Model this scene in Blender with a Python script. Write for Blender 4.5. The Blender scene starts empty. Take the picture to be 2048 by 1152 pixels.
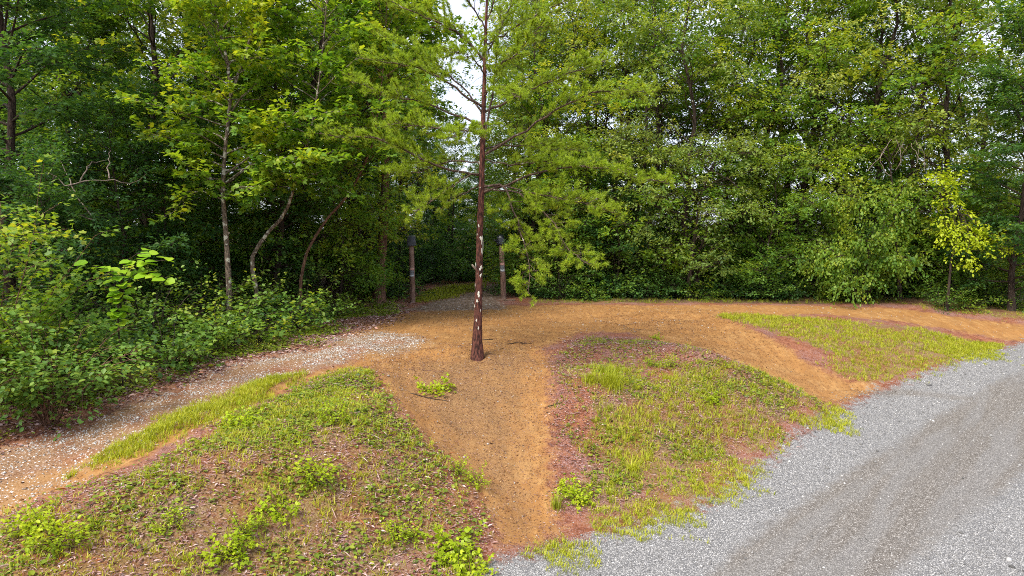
import bpy, math, random
import numpy as np

# ------------------------------------------------------------------ camera, sky, sun, exposure
SC = bpy.context.scene
COL = SC.collection
R = math.radians
FPX, PITCH, CAMZ = 1400.0, R(5.0), 3.2
cam_d = bpy.data.cameras.new('camera')
cam_d.sensor_width = 36.0
cam_d.lens = FPX / 2048.0 * 36.0
cam_d.clip_start = 0.1
cam_d.clip_end = 3000.0
cam = bpy.data.objects.new('camera', cam_d)
cam.location = (0, 0, CAMZ)
cam.rotation_euler = (R(90) - PITCH, 0, 0)
COL.objects.link(cam)
SC.camera = cam

SUN_EL, SUN_AZ = R(52), R(218)          # azimuth clockwise from +Y: behind the camera, to its left
W = bpy.data.worlds.new('World')
SC.world = W
W.use_nodes = True
wn = W.node_tree.nodes
wl = W.node_tree.links
wn.clear()
w_out = wn.new('ShaderNodeOutputWorld')
w_bg = wn.new('ShaderNodeBackground')
w_sky = wn.new('ShaderNodeTexSky')
w_sky.sky_type = 'NISHITA'
w_sky.sun_disc = False
w_sky.sun_elevation = SUN_EL
w_sky.sun_rotation = SUN_AZ
w_sky.air_density = 1.0
w_sky.dust_density = 1.5
w_sky.ozone_density = 1.0
w_noise = wn.new('ShaderNodeTexNoise')
w_noise.inputs['Scale'].default_value = 2.2
w_noise.inputs['Detail'].default_value = 6
w_map = wn.new('ShaderNodeMapRange')
w_map.inputs[1].default_value = 0.3
w_map.inputs[2].default_value = 0.65
w_map.inputs[3].default_value = 0.5
w_map.inputs[4].default_value = 0.9
w_mix = wn.new('ShaderNodeMix')
w_mix.data_type = 'RGBA'
w_mix.inputs[7].default_value = (5.9, 6.1, 7.1, 1)     # thin bright cloud
w_tc = wn.new('ShaderNodeTexCoord')
wl.new(w_tc.outputs['Generated'], w_noise.inputs['Vector'])
wl.new(w_noise.outputs['Fac'], w_map.inputs[0])
wl.new(w_map.outputs[0], w_mix.inputs[0])
wl.new(w_sky.outputs[0], w_mix.inputs[6])
wl.new(w_mix.outputs[2], w_bg.inputs[0])
w_bg.inputs[1].default_value = 0.115
wl.new(w_bg.outputs[0], w_out.inputs[0])

sun_d = bpy.data.lights.new('sun', 'SUN')
sun_d.energy = 3.2
sun_d.angle = R(20)
sun_d.color = (1.0, 0.93, 0.80)
sun = bpy.data.objects.new('sun', sun_d)
sun.rotation_euler = (R(90) - SUN_EL, 0, -SUN_AZ + math.pi)
COL.objects.link(sun)

SC.view_settings.view_transform = 'Standard'
SC.view_settings.look = 'None'
SC.view_settings.exposure = 1.0
SC.view_settings.gamma = 1.0
SC.view_settings.use_curve_mapping = False
SC.cycles.max_bounces = 4
SC.cycles.diffuse_bounces = 3
SC.cycles.use_adaptive_sampling = True
SC.cycles.adaptive_threshold = 0.02
SC.cycles.glossy_bounces = 2
SC.cycles.transmission_bounces = 4
SC.cycles.transparent_max_bounces = 4
SC.cycles.caustics_reflective = False
SC.cycles.caustics_refractive = False
SC.cycles.use_denoising = False
SC.cycles.filter_width = 1.0
SC.cycles.sample_clamp_indirect = 4.0

rng = np.random.default_rng(7)
random.seed(7)

# ------------------------------------------------------------------ helpers
_tab = np.random.default_rng(99).random((256, 256))


def vnoise(x, y, seed=0):
    x = np.asarray(x, float) + seed * 17.31
    y = np.asarray(y, float) + seed * 9.77
    xi = np.floor(x).astype(int)
    yi = np.floor(y).astype(int)
    fx = x - xi
    fy = y - yi
    fx = fx * fx * (3 - 2 * fx)
    fy = fy * fy * (3 - 2 * fy)
    t = lambda a, b: _tab[a & 255, b & 255]
    return (t(xi, yi) * (1 - fx) + t(xi + 1, yi) * fx) * (1 - fy) + (t(xi, yi + 1) * (1 - fx) + t(xi + 1, yi + 1) * fx) * fy


def fbm(x, y, seed=0, oct=4):
    s, a, n = 0.0, 1.0, 0.0
    for k in range(oct):
        s = s + a * vnoise(np.asarray(x) * 2 ** k, np.asarray(y) * 2 ** k, seed + k)
        n += a
        a *= 0.5
    return s / n


def raydir(px, py):
    xc, yc = (px - 1024.0) / FPX, (576.0 - py) / FPX
    cp, sp = math.cos(PITCH), math.sin(PITCH)
    return np.array([xc, cp + yc * sp, -sp + yc * cp])


def at(px, py, Y):
    d = raydir(px, py)
    p = d * (Y / d[1])
    return np.array([p[0], Y, p[2] + CAMZ])


def at_z(px, py, z):
    d = raydir(px, py)
    t = (z - CAMZ) / d[2]
    return np.array([d[0] * t, d[1] * t, z])


# terrain: smooth surface through surveyed points (picture point, height)
_cp = [(955, 708, 0.0), (820, 640, 0.0), (1100, 640, 0.02), (1200, 612, 0.0), (825, 602, 0.0), (1006, 598, 0.0), (1500, 606, 0.0), (1300, 640, 0.0),
       (1900, 607, 0.05), (2048, 640, -0.3), (1700, 612, 0.0), (1250, 668, -0.02), (1040, 1060, -1.6), (1060, 950, -1.25), (1030, 850, -0.75), (1000, 770, -0.3),
       (2048, 690, -0.85), (1750, 770, -1.15), (2048, 1152, -1.9), (1500, 1000, -1.65), (1750, 900, -1.5), (2048, 850, -1.5), (1300, 1152, -1.8), (1024, 1152, -1.7),
       (1450, 720, -0.2), (1560, 720, -0.55), (1640, 800, -1.15), (1300, 725, -0.25), (1300, 850, -0.95), (1180, 800, -0.55), (1200, 960, -1.4), (1500, 880, -1.35), (1400, 780, -0.65),
       (1600, 640, -0.05), (1800, 660, -0.3), (1850, 720, -0.75), (1700, 690, -0.4),
       (0, 1152, -1.2), (0, 1000, -0.95), (0, 880, -0.65), (0, 800, -0.4), (200, 780, -0.25), (450, 690, -0.05), (640, 655, 0.0), (300, 880, -0.5), (480, 780, -0.25), (620, 720, -0.08),
       (500, 860, -0.38), (700, 745, -0.05), (300, 1000, -0.75), (650, 900, -0.55), (700, 1000, -1.0), (850, 900, -0.75), (900, 1000, -1.2), (850, 1130, -1.6), (400, 1152, -1.4), (150, 1060, -0.95), (760, 800, -0.25)]
_pts = [at_z(a, b, z) for a, b, z in _cp]
for x, y, z in [(-14, 30, .2), (-25, 24, 0), (-12, 45, .2), (0, 40, -.05), (0, 60, -.3), (12, 36, 0), (22, 36, 0), (14, 48, -1.5), (30, 48, -1.5), (34, 28, -.5), (30, 14, -1.6),
                (14, 3, -2.2), (0, 3, -2.2), (-12, 4, -1.9), (-24, 10, -1.0), (-24, 60, .2), (30, 70, -2.5), (2, 38, 0), (-5, 36, .05)]:
    _pts.append(np.array([x, y, z], float))
_pts = np.array(_pts)
_C2 = 1.2


def _phi(r2):
    return np.sqrt(r2 + _C2)


_D2 = ((_pts[:, None, :2] - _pts[None, :, :2]) ** 2).sum(-1)
_wt = np.linalg.solve(_phi(_D2) + np.eye(len(_pts)) * -0.02, _pts[:, 2] + 0.8)


def zbase(x, y):
    x = np.clip(np.asarray(x, float), -45, 50)
    y = np.clip(np.asarray(y, float), -6, 95)
    z = np.full(np.broadcast(x, y).shape, -0.8)
    for (a, b, _), w in zip(_pts, _wt):
        z = z + w * np.sqrt((x - a) ** 2 + (y - b) ** 2 + _C2)
    return z


def G(px, py):
    """picture point -> point on the smooth terrain"""
    z = -0.5
    for _ in range(25):
        p = at_z(px, py, z)
        z = 0.5 * z + 0.5 * float(zbase(p[0], p[1]))
    return at_z(px, py, z)


def poly(pts):
    return np.array([G(a, b)[:2] for a, b in pts])


def sdist(P, x, y):
    """signed distance to polygon, positive inside"""
    x = np.asarray(x, float)
    y = np.asarray(y, float)
    d2 = np.full(x.shape, 1e9)
    ins = np.zeros(x.shape, bool)
    n = len(P)
    for i in range(n):
        ax, ay = P[i]
        bx, by = P[(i + 1) % n]
        ex, ey = bx - ax, by - ay
        t = np.clip(((x - ax) * ex + (y - ay) * ey) / (ex * ex + ey * ey + 1e-12), 0, 1)
        d2 = np.minimum(d2, (x - ax - t * ex) ** 2 + (y - ay - t * ey) ** 2)
        c = ((ay > y) != (by > y)) & (x < (bx - ax) * (y - ay) / (by - ay + 1e-12) + ax)
        ins ^= c
    d = np.sqrt(d2)
    return np.where(ins, d, -d)


def ldist(P, x, y):
    d2 = np.full(np.shape(x), 1e9)
    for i in range(len(P) - 1):
        ax, ay = P[i]
        ex, ey = P[i + 1] - P[i]
        t = np.clip(((x - ax) * ex + (y - ay) * ey) / (ex * ex + ey * ey + 1e-12), 0, 1)
        d2 = np.minimum(d2, (x - ax - t * ex) ** 2 + (y - ay - t * ey) ** 2)
    return np.sqrt(d2)


# ------------------------------------------------------------------ zones of the ground
Z_ROAD = poly([(860, 1230), (925, 1155), (1000, 1118), (1090, 1098), (1190, 1072), (1300, 1045), (1390, 1018), (1450, 985), (1500, 945), (1560, 900), (1640, 850), (1700, 812), (1750, 780),
               (1830, 752), (1900, 728), (1960, 704), (2060, 676), (2300, 655), (2700, 660), (2900, 800), (2900, 1500), (700, 1500)])
Z_PLAT = poly([(700, 668), (760, 640), (820, 625), (900, 616), (1000, 612), (1150, 610), (1300, 611), (1450, 622), (1420, 640), (1300, 662), (1165, 664), (1090, 695), (1000, 725), (900, 740), (760, 735), (690, 725), (740, 700), (830, 684)])
Z_FOOT = poly([(740, 735), (800, 705), (900, 700), (1060, 685), (1105, 715), (1100, 800), (1100, 900), (1108, 980), (1120, 1050), (1090, 1085), (1000, 1092), (992, 1045), (945, 980), (875, 910), (815, 855), (775, 795)])
Z_RTRK = poly([(1200, 640), (1300, 625), (1420, 628), (1480, 650), (1560, 690), (1620, 728), (1680, 752), (1765, 774), (1700, 803), (1640, 806), (1560, 770), (1460, 722), (1380, 692), (1290, 674)])
Z_FARTRK = poly([(1300, 610), (1450, 610), (1600, 611), (1800, 617), (1930, 636), (2060, 652), (2300, 660), (2300, 690), (2060, 684), (1960, 670), (1800, 642), (1600, 628), (1450, 628), (1350, 630)])
Z_RUT = poly([(-300, 1150), (-100, 1020), (0, 965), (150, 925), (330, 872), (480, 805), (620, 748), (760, 702), (830, 690), (770, 730), (700, 738), (590, 770), (500, 808), (400, 862), (260, 935), (120, 996), (0, 1045), (-300, 1190)])
Z_STONE = poly([(-300, 1080), (-200, 1000), (0, 895), (150, 850), (300, 792), (450, 738), (600, 697), (720, 664), (800, 664), (850, 690), (740, 708), (620, 742), (500, 785), (350, 855), (250, 905), (130, 960), (0, 1015), (-300, 1150)])
Z_STONE2 = poly([(560, 715), (660, 680), (760, 660), (830, 672), (860, 690), (800, 705), (700, 712), (600, 740)])
Z_STRIP = poly([(140, 952), (205, 912), (290, 876), (350, 842), (430, 810), (540, 762), (610, 750), (540, 786), (430, 838), (350, 872), (290, 904), (205, 938)])
Z_LMOUND = poly([(-300, 1250), (-200, 1160), (0, 1068), (120, 1022), (273, 966), (342, 920), (427, 879), (513, 829), (600, 783), (690, 742), (745, 748), (778, 810), (840, 890), (920, 975), (978, 1050), (955, 1100), (900, 1160), (800, 1500), (-300, 1500)])
Z_LGREEN = poly([(400, 900), (480, 840), (580, 785), (700, 738), (740, 750), (700, 800), (760, 860), (720, 900), (600, 880), (520, 930)])
Z_RMOUND = poly([(1108, 730), (1180, 672), (1300, 684), (1400, 710), (1500, 746), (1600, 788), (1625, 808), (1560, 852), (1500, 888), (1400, 932), (1330, 962), (1210, 1005), (1135, 1010), (1118, 900), (1108, 800)])
Z_RGREEN = poly([(1190, 740), (1230, 745), (1290, 790), (1380, 740), (1500, 750), (1600, 788), (1625, 808), (1560, 852), (1500, 888), (1400, 932), (1330, 962), (1210, 1005), (1150, 1010), (1200, 930), (1190, 850)])
Z_RGRASS = poly([(1415, 626), (1500, 629), (1650, 640), (1800, 655), (1940, 680), (1990, 688), (1960, 704), (1880, 728), (1800, 750), (1720, 764), (1670, 738), (1680, 715), (1600, 680), (1500, 650), (1440, 636)])
Z_VERGE = [poly(p) for p in (
    [(1185, 1025), (1260, 1000), (1370, 1005), (1400, 1030), (1330, 1060), (1240, 1078), (1190, 1060)],
    [(1310, 985), (1350, 955), (1450, 922), (1520, 925), (1500, 962), (1430, 1008), (1360, 1008)],
    [(1490, 890), (1560, 868), (1545, 900), (1500, 910)],
    [(1590, 850), (1680, 815), (1700, 828), (1620, 862)],
    [(1050, 1088), (1110, 1075), (1125, 1098), (1060, 1112)],
    [(880, 1140), (960, 1122), (970, 1150), (900, 1180)],
    [(1095, 1105), (1190, 1088), (1180, 1125), (1110, 1148)],
    [(1880, 690), (1960, 682), (2010, 690), (1980, 712), (1910, 722)],
    [(1660, 850), (1690, 845), (1690, 862), (1665, 866)])]
Z_FARGR = poly([(1800, 606), (1900, 600), (2060, 606), (2300, 615), (2300, 645), (2060, 644), (1960, 630), (1880, 620)])
Z_EDGEGR = poly([(1060, 606), (1300, 606), (1600, 606), (1800, 608), (1800, 600), (1600, 598), (1300, 598), (1060, 598)])
Z_TRAIL = poly([(800, 622), (860, 606), (920, 592), (955, 580), (985, 569), (1000, 564), (1060, 556), (1060, 562), (1020, 572), (1010, 585), (1000, 600), (1010, 618)])
Z_TRGR = poly([(832, 604), (850, 584), (900, 574), (960, 568), (945, 580), (905, 594), (860, 604)])
Z_LLIT = poly([(-300, 1000), (-100, 930), (0, 880), (200, 815), (450, 728), (640, 682), (800, 632), (780, 605), (640, 640), (440, 688), (280, 730), (100, 790), (-300, 850)])
EDGE_L = poly([(-300, 850), (0, 800), (150, 795), (270, 742), (440, 704), (620, 662), (700, 615), (770, 598)])
EDGE_R = poly([(1060, 600), (1300, 605), (1600, 607), (1850, 602), (2048, 618), (2300, 630)])
Z_FOREST = np.vstack([EDGE_L, [[-4.5, 40], [-1.5, 60], [1.5, 60], [1.6, 38]], EDGE_R, [[900, 40], [900, 1200], [-900, 1200], [-900, 12]]])
LANES = [poly([(1150, 1500), (1330, 1230), (1500, 1070), (1640, 955), (1780, 860), (1920, 780), (2060, 722), (2300, 670)]),
         poly([(1800, 1500), (1850, 1150), (1930, 1010), (2060, 880), (2300, 760)])]
Z_LANE = poly([(1300, 1500), (1330, 1300), (1400, 1152), (1474, 1088), (1549, 1034), (1650, 968), (1774, 888), (1850, 838), (1950, 782), (2100, 722), (2300, 690), (2300, 780), (2100, 905), (1990, 1000), (1880, 1078), (1800, 1150), (1700, 1300), (1650, 1500)])
L_ARC = poly([(1735, 786), (1800, 783), (1870, 788), (1950, 798)])
RIDGE_L = poly([(-200, 1190), (0, 1090), (260, 968), (430, 888), (580, 812), (700, 757)])
BULGE_L = poly([(150, 1120), (400, 1030), (620, 930), (720, 860)])
BULGE_R = poly([(1230, 790), (1340, 810), (1480, 825)])
RIDGE_R = poly([(1150, 700), (1300, 695), (1450, 738), (1600, 803)])
DIRT = [Z_PLAT, Z_FOOT, Z_RTRK, Z_FARTRK, Z_RUT]
PATH_MID = poly([(930, 620), (940, 598), (975, 578), (1003, 567), (1050, 558)])


def ztrue(x, y):
    x = np.asarray(x, float)
    y = np.asarray(y, float)
    z = zbase(x, y)
    near = np.clip((60 - y) / 20, 0, 1)
    rd = np.clip(sdist(Z_ROAD, x, y) * 1.5 + .5, 0, 1)
    z = z + near * ((fbm(x * .7, y * .7, 3, 3) - .5) * .16 * (1 - .6 * rd) + (fbm(x * 3.1, y * 3.1, 5, 3) - .5) * .07 * (1 - .75 * rd))
    foot = np.clip(sdist(Z_FOOT, x, y) / .6, 0, 1) + np.clip(sdist(Z_RTRK, x, y) / .6, 0, 1) + .6 * np.clip(sdist(Z_RUT, x, y) / .4, 0, 1)
    z = z - .13 * foot
    z = z + .04 * np.exp(-(ldist(RIDGE_L, x, y) / .55) ** 2) + .13 * np.exp(-(ldist(RIDGE_R, x, y) / .6) ** 2)
    z = z + .26 * np.exp(-(ldist(BULGE_L, x, y) / 1.5) ** 2) + .24 * np.exp(-(ldist(BULGE_R, x, y) / 1.2) ** 2)
    wear = np.clip(sdist(Z_FOOT, x, y) / .5, 0, 1)
    z = z + wear * .13 * (fbm(x * 3.2 + y * .5, y * .8, 13, 3) - .5)
    z = z + .08 * np.clip(sdist(Z_STRIP, x, y) / .2 + .5, 0, 1)
    for L in LANES:
        z = z - .03 * np.exp(-(ldist(L, x, y) / .55) ** 2)
    return z


def GT(px, py):
    p = G(px, py)
    return np.array([p[0], p[1], float(ztrue(p[0], p[1]))])


# ------------------------------------------------------------------ mesh + object helpers
TRIS = [0]


def mkmesh(name, verts, faces, mat=None, tint=None, smooth=False, attrs=None):
    """faces: list of int arrays (n,k); tint: per-face floats in the same order"""
    me = bpy.data.meshes.new(name)
    verts = np.asarray(verts, np.float32)
    faces = [np.asarray(f, np.int32) for f in faces if len(f)]
    me.vertices.add(len(verts))
    me.vertices.foreach_set('co', verts.ravel())
    nl = sum(f.size for f in faces)
    npoly = sum(len(f) for f in faces)
    me.loops.add(nl)
    me.loops.foreach_set('vertex_index', np.concatenate([f.ravel() for f in faces]))
    me.polygons.add(npoly)
    sizes = np.concatenate([np.full(len(f), f.shape[1], np.int32) for f in faces])
    starts = np.concatenate([[0], np.cumsum(sizes)[:-1]]).astype(np.int32)
    me.polygons.foreach_set('loop_start', starts)
    me.polygons.foreach_set('loop_total', sizes)
    if smooth:
        me.polygons.foreach_set('use_smooth', np.ones(npoly, bool))
    if tint is not None:
        a = me.attributes.new('tint', 'FLOAT', 'FACE')
        a.data.foreach_set('value', np.asarray(tint, np.float32))
    for k, v in (attrs or {}).items():
        a = me.attributes.new(k, 'FLOAT', 'POINT')
        a.data.foreach_set('value', np.asarray(v, np.float32))
    me.update(calc_edges=True)
    if mat:
        me.materials.append(mat)
    TRIS[0] += int((sizes - 2).sum())
    return me


def ob(name, me, parent=None, loc=None):
    o = bpy.data.objects.new(name, me)
    COL.objects.link(o)
    if parent is not None:
        o.parent = parent
    if loc is not None:
        o.location = [float(v) for v in loc]
    return o


def tag(o, label=None, cat=None, group=None, kind=None):
    if label:
        o['label'] = label
    if cat:
        o['category'] = cat
    if group:
        o['group'] = group
    if kind:
        o['kind'] = kind
    return o


def copy_tree(root, loc, rz, sc):
    r = root.copy()
    COL.objects.link(r)
    r.location = [float(v) for v in loc]
    r.rotation_euler = (0, 0, rz)
    r.scale = sc if hasattr(sc, '__len__') else (sc, sc, sc)
    for ch in root.children:
        c = ch.copy()
        COL.objects.link(c)
        c.parent = r
        for g in ch.children:
            d = g.copy()
            COL.objects.link(d)
            d.parent = c
    return r


def unit(v):
    v = np.asarray(v, float)
    return v / (np.linalg.norm(v, axis=-1, keepdims=True) + 1e-9)


class Geo:
    """collects vertices and uniform faces, with a tint per face"""

    def __init__(self):
        self.v, self.f, self.n = [], {}, 0

    def add(self, verts, faces, tint=0.5):
        faces = np.asarray(faces)
        t = np.broadcast_to(np.asarray(tint, float), (len(faces),))
        self.f.setdefault(faces.shape[1], []).append((faces + self.n, t))
        self.v.append(np.asarray(verts, float))
        self.n += len(verts)

    def tube(self, pts, rad, sides=6, tint=0.5, cap=True, rough=0.0):
        pts = np.asarray(pts, float)
        m = len(pts)
        rad = np.broadcast_to(np.asarray(rad, float), (m,))
        tan = unit(np.gradient(pts, axis=0))
        ref = np.array([0, 1, 0.2]) if abs(tan[:, 2]).mean() > .5 else np.array([0, 0, 1.0])
        a = unit(np.cross(tan, ref))
        b = np.cross(tan, a)
        th = np.linspace(0, 2 * math.pi, sides, endpoint=False)
        rr = rad[:, None] * (1 + rough * (rng.random((m, sides)) - .5)) if rough else rad[:, None] * np.ones((1, sides))
        V = pts[:, None] + rr[..., None] * (np.cos(th)[None, :, None] * a[:, None] + np.sin(th)[None, :, None] * b[:, None])
        V = V.reshape(-1, 3)
        i = np.arange(m - 1)[:, None] * sides
        j = np.arange(sides)[None]
        k = (j + 1) % sides
        Q = np.stack([i + j, i + k, i + sides + k, i + sides + j], -1).reshape(-1, 4)
        self.add(V, Q, tint)
        if cap:
            base = (m - 1) * sides
            self.f.setdefault(sides, []).append((np.array([[self.n - len(V) + base + q for q in range(sides)]]), np.array([float(np.mean(tint))])))

    def stamp(self, P, D, N, S, T, F, tint, wid=None):
        """stamp template T (k,3) with faces F at positions P, axis D, normal N, size S"""
        P, D, N = np.asarray(P), unit(D), np.asarray(N)
        S = np.broadcast_to(np.asarray(S, float), (len(P),))
        side = unit(np.cross(N, D))
        nn = np.cross(D, side)
        w = np.ones(len(P)) if wid is None else wid
        V = P[:, None] + S[:, None, None] * (T[None, :, 0, None] * D[:, None] + (T[None, :, 1, None] * w[:, None, None]) * side[:, None] + T[None, :, 2, None] * nn[:, None])
        off = np.arange(len(P))[:, None, None] * len(T)
        tt = np.broadcast_to(np.asarray(tint, float), (len(P),))
        for k in set(len(q) for q in F):
            Fk = np.array([q for q in F if len(q) == k])
            FF = (Fk[None] + off).reshape(-1, k) + self.n
            self.f.setdefault(k, []).append((FF, np.repeat(tt, len(Fk))))
        self.v.append(V.reshape(-1, 3))
        self.n += len(P) * len(T)

    def mesh(self, name, mat, smooth=False):
        V = np.vstack(self.v)
        fs, ts = [], []
        for k, L in self.f.items():
            fs.append(np.vstack([a for a, _ in L]))
            ts.append(np.concatenate([b for _, b in L]))
        return mkmesh(name, V, fs, mat, np.concatenate(ts), smooth)


# leaf templates: x along, y across, z up
T_OVAL = (np.array([[0, 0, 0], [.4, .27, .07], [1, 0, -.06], [.4, -.27, .07]]), [(0, 2, 1), (0, 3, 2)])
T_LEAF = (np.array([[0, 0, 0], [.22, .24, .05], [.62, .28, .03], [1, 0, -.1], [.62, -.28, .03], [.22, -.24, .05]]), [(0, 3, 2, 1), (0, 5, 4, 3)])
T_ROUND = (np.array([[0, 0, 0], [.05, .3, .05], [.4, .48, .06], [.8, .3, .02], [1, 0, -.08], [.8, -.3, .02], [.4, -.48, .06], [.05, -.3, .05]]), [(0, 4, 3), (0, 3, 2, 1), (0, 5, 4), (0, 7, 6, 5)])
T_MAPLE = (np.array([[0, 0, 0], [.02, .36, -.02], [.5, .55, -.04], [.52, .2, .04], [1, 0, -.1], [.52, -.2, .04], [.5, -.55, -.04], [.02, -.36, -.02]]),
           [(0, 2, 1), (0, 3, 2), (0, 4, 3), (0, 5, 4), (0, 6, 5), (0, 7, 6)])
T_NEEDLE = (np.array([[0, .5, 0], [0, -.5, 0], [1, 0, 0]]), [(0, 1, 2)])
T_BLADE = (np.array([[0, .5, 0], [0, -.5, 0], [.55, .42, .0], [.55, -.42, .0], [1, 0, -.28]]), [(0, 1, 3, 2), (2, 3, 4)])


# ------------------------------------------------------------------ materials
class NT:
    def __init__(self, name):
        self.m = bpy.data.materials.new(name)
        self.m.use_nodes = True
        self.t = self.m.node_tree
        self.t.nodes.clear()

    def n(self, typ, ins=None, **kw):
        nd = self.t.nodes.new('ShaderNode' + typ)
        for k, v in kw.items():
            setattr(nd, k, v)
        for k, v in (ins or {}).items():
            self.set(nd.inputs[k], v)
        return nd

    def set(self, sock, v):
        if hasattr(v, 'is_output'):
            self.t.links.new(v, sock)
        else:
            sock.default_value = v

    def math(self, op, a, b=0.0, clamp=False):
        nd = self.n('Math', {0: a, 1: b}, operation=op, use_clamp=clamp)
        return nd.outputs[0]

    def mix(self, f, a, b, blend='MIX'):
        nd = self.n('Mix', data_type='RGBA', blend_type=blend)
        self.set(nd.inputs[0], f)
        self.set(nd.inputs[6], a if hasattr(a, 'is_output') else (*a, 1))
        self.set(nd.inputs[7], b if hasattr(b, 'is_output') else (*b, 1))
        return nd.outputs[2]

    def noise(self, vec, scale, detail=4.0, rough=.55, dim='3D'):
        nd = self.n('TexNoise', {'Vector': vec, 'Scale': scale, 'Detail': detail, 'Roughness': rough})
        return nd.outputs['Fac']

    def rng(self, v, a, b, c=0.0, d=1.0, smooth=True):
        nd = self.n('MapRange', {0: v, 1: a, 2: b, 3: c, 4: d}, interpolation_type='SMOOTHSTEP' if smooth else 'LINEAR')
        return nd.outputs[0]

    def ramp(self, v, stops):
        nd = self.n('ValToRGB', {0: v})
        e = nd.color_ramp.elements
        while len(e) < len(stops):
            e.new(0.5)
        for q, (p, c) in zip(e, stops):
            q.position = p
            q.color = (*c, 1)
        return nd.outputs[0]

    def attr(self, name):
        return self.n('Attribute', attribute_name=name).outputs['Fac']

    def out(self, sh):
        o = self.n('OutputMaterial')
        self.t.links.new(sh, o.inputs[0])
        return self.m

    def bsdf(self, col, rough=.8, spec=.3, bump=None, bstr=.4, bdist=.02):
        ins = {'Base Color': col, 'Roughness': rough, 'Specular IOR Level': spec}
        if bump is not None:
            b = self.n('Bump', {'Height': bump, 'Strength': bstr, 'Distance': bdist})
            ins['Normal'] = b.outputs[0]
        return self.n('BsdfPrincipled', ins).outputs[0]


def leaf_mat(name, stops, trans=.35, tcol=(1.5, 1.35, .45), hue=.05, rough=.5, spec=.35):
    t = NT(name)
    oi = t.n('ObjectInfo')
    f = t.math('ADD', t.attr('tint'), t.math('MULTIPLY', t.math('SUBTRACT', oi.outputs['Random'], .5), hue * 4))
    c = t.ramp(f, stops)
    d = t.bsdf(c, rough, spec)
    tc = t.mix(1.0, c, tcol, 'MULTIPLY')
    tr = t.n('BsdfTranslucent', {'Color': tc}).outputs[0]
    mx = t.n('MixShader', {0: trans, 1: d, 2: tr})
    return t.out(mx.outputs[0])


def bark_mat(name, dark, light, lichen=0.0, scale=1.0, lcol=(.55, .58, .5)):
    t = NT(name)
    p = t.n('TexCoord').outputs['Object']
    mp = t.n('Mapping', {'Vector': p, 'Scale': (14 * scale, 14 * scale, 3.5 * scale)})
    n1 = t.noise(mp.outputs[0], 2.0, 5, .65)
    n2 = t.noise(p, 3.0 * scale, 3)
    f = t.math('ADD', t.rng(n1, .35, .68), t.math('MULTIPLY', t.math('SUBTRACT', n2, .5), .8))
    c = t.mix(f, dark, light)
    if lichen > 0:
        n3 = t.noise(p, 5.5, 4, .6)
        k = t.rng(n3, .72 - lichen * .3, .75 - lichen * .3)
        c = t.mix(k, c, lcol)
    return t.out(t.bsdf(c, .9, .2, n1, .9, .03))


M = {}
M['leaf_maple'] = leaf_mat('leaf_maple', [(0, (.045, .115, .018)), (.4, (.11, .245, .028)), (.75, (.235, .37, .036)), (1, (.44, .50, .045))], .5)
M['leaf_mid'] = leaf_mat('leaf_mid', [(0, (0.042, 0.112, 0.023)), (.4, (0.104, 0.228, 0.032)), (.75, (0.228, 0.352, 0.042)), (1, (0.441, 0.487, 0.058))], .5)
M['leaf_dark'] = leaf_mat('leaf_dark', [(0, (0.023, 0.069, 0.023)), (.4, (0.050, 0.134, 0.036)), (.75, (0.103, 0.211, 0.046)), (1, (0.230, 0.321, 0.058))], .5)
M['leaf_olive'] = leaf_mat('leaf_olive', [(0, (0.065, 0.131, 0.035)), (.4, (0.162, 0.261, 0.055)), (.75, (0.304, 0.392, 0.087)), (1, (0.522, 0.544, 0.152))], .5)
M['leaf_yellow'] = leaf_mat('leaf_yellow', [(0, (.14, .22, .010)), (.5, (.34, .45, .014)), (1, (.54, .60, .03))], .45, tcol=(1.2, 1.25, .4))
M['leaf_big'] = leaf_mat('leaf_big', [(0, (.09, .22, .012)), (.5, (.22, .42, .016)), (1, (.36, .52, .03))], .45)
M['leaf_shrub'] = leaf_mat('leaf_shrub', [(0, (0.030, 0.085, 0.018)), (.45, (0.077, 0.175, 0.028)), (.8, (0.175, 0.294, 0.040)), (1, (0.350, 0.423, 0.064))], .33)
M['needle'] = leaf_mat('needle', [(0, (.12, .185, .018)), (.5, (.29, .40, .030)), (1, (.50, .58, .05))], .48, tcol=(1.2, 1.28, .55), hue=.02)
M['grass'] = leaf_mat('grass', [(0, (0.090, 0.120, 0.014)), (.35, (0.220, 0.270, 0.020)), (.7, (0.420, 0.460, 0.022)), (1, (0.580, 0.560, 0.060))], .42, tcol=(1.3, 1.2, .5), hue=0)
M['cover'] = leaf_mat('cover', [(0, (.06, .11, .018)), (.5, (.19, .275, .028)), (1, (.40, .44, .04))], .4, hue=0)
M['litter'] = leaf_mat('litter', [(0, (.07, .03, .022)), (.3, (.22, .11, .095)), (.6, (.43, .28, .265)), (.85, (.62, .48, .46)), (1, (.42, .12, .03))], .12, tcol=(1, .8, .6), hue=0)
M['bark_pine'] = bark_mat('bark_pine', (.022, .011, .010), (.17, .066, .048), .16, 1.0, (.40, .37, .33))
M['bark_limb'] = bark_mat('bark_limb', (.03, .022, .018), (.15, .10, .075), .3, 1.0, (.33, .31, .28))
M['bark_pale'] = bark_mat('bark_pale', (.05, .038, .028), (.26, .20, .15), .55, 1.2, (.48, .46, .38))
M['bark_dark'] = bark_mat('bark_dark', (.02, .014, .011), (.085, .062, .048), .12)
M['bark_brown'] = bark_mat('bark_brown', (.05, .026, .017), (.23, .13, .085), .1)
M['twig_dead'] = bark_mat('twig_dead', (.12, .09, .07), (.36, .30, .25), .2)


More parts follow.
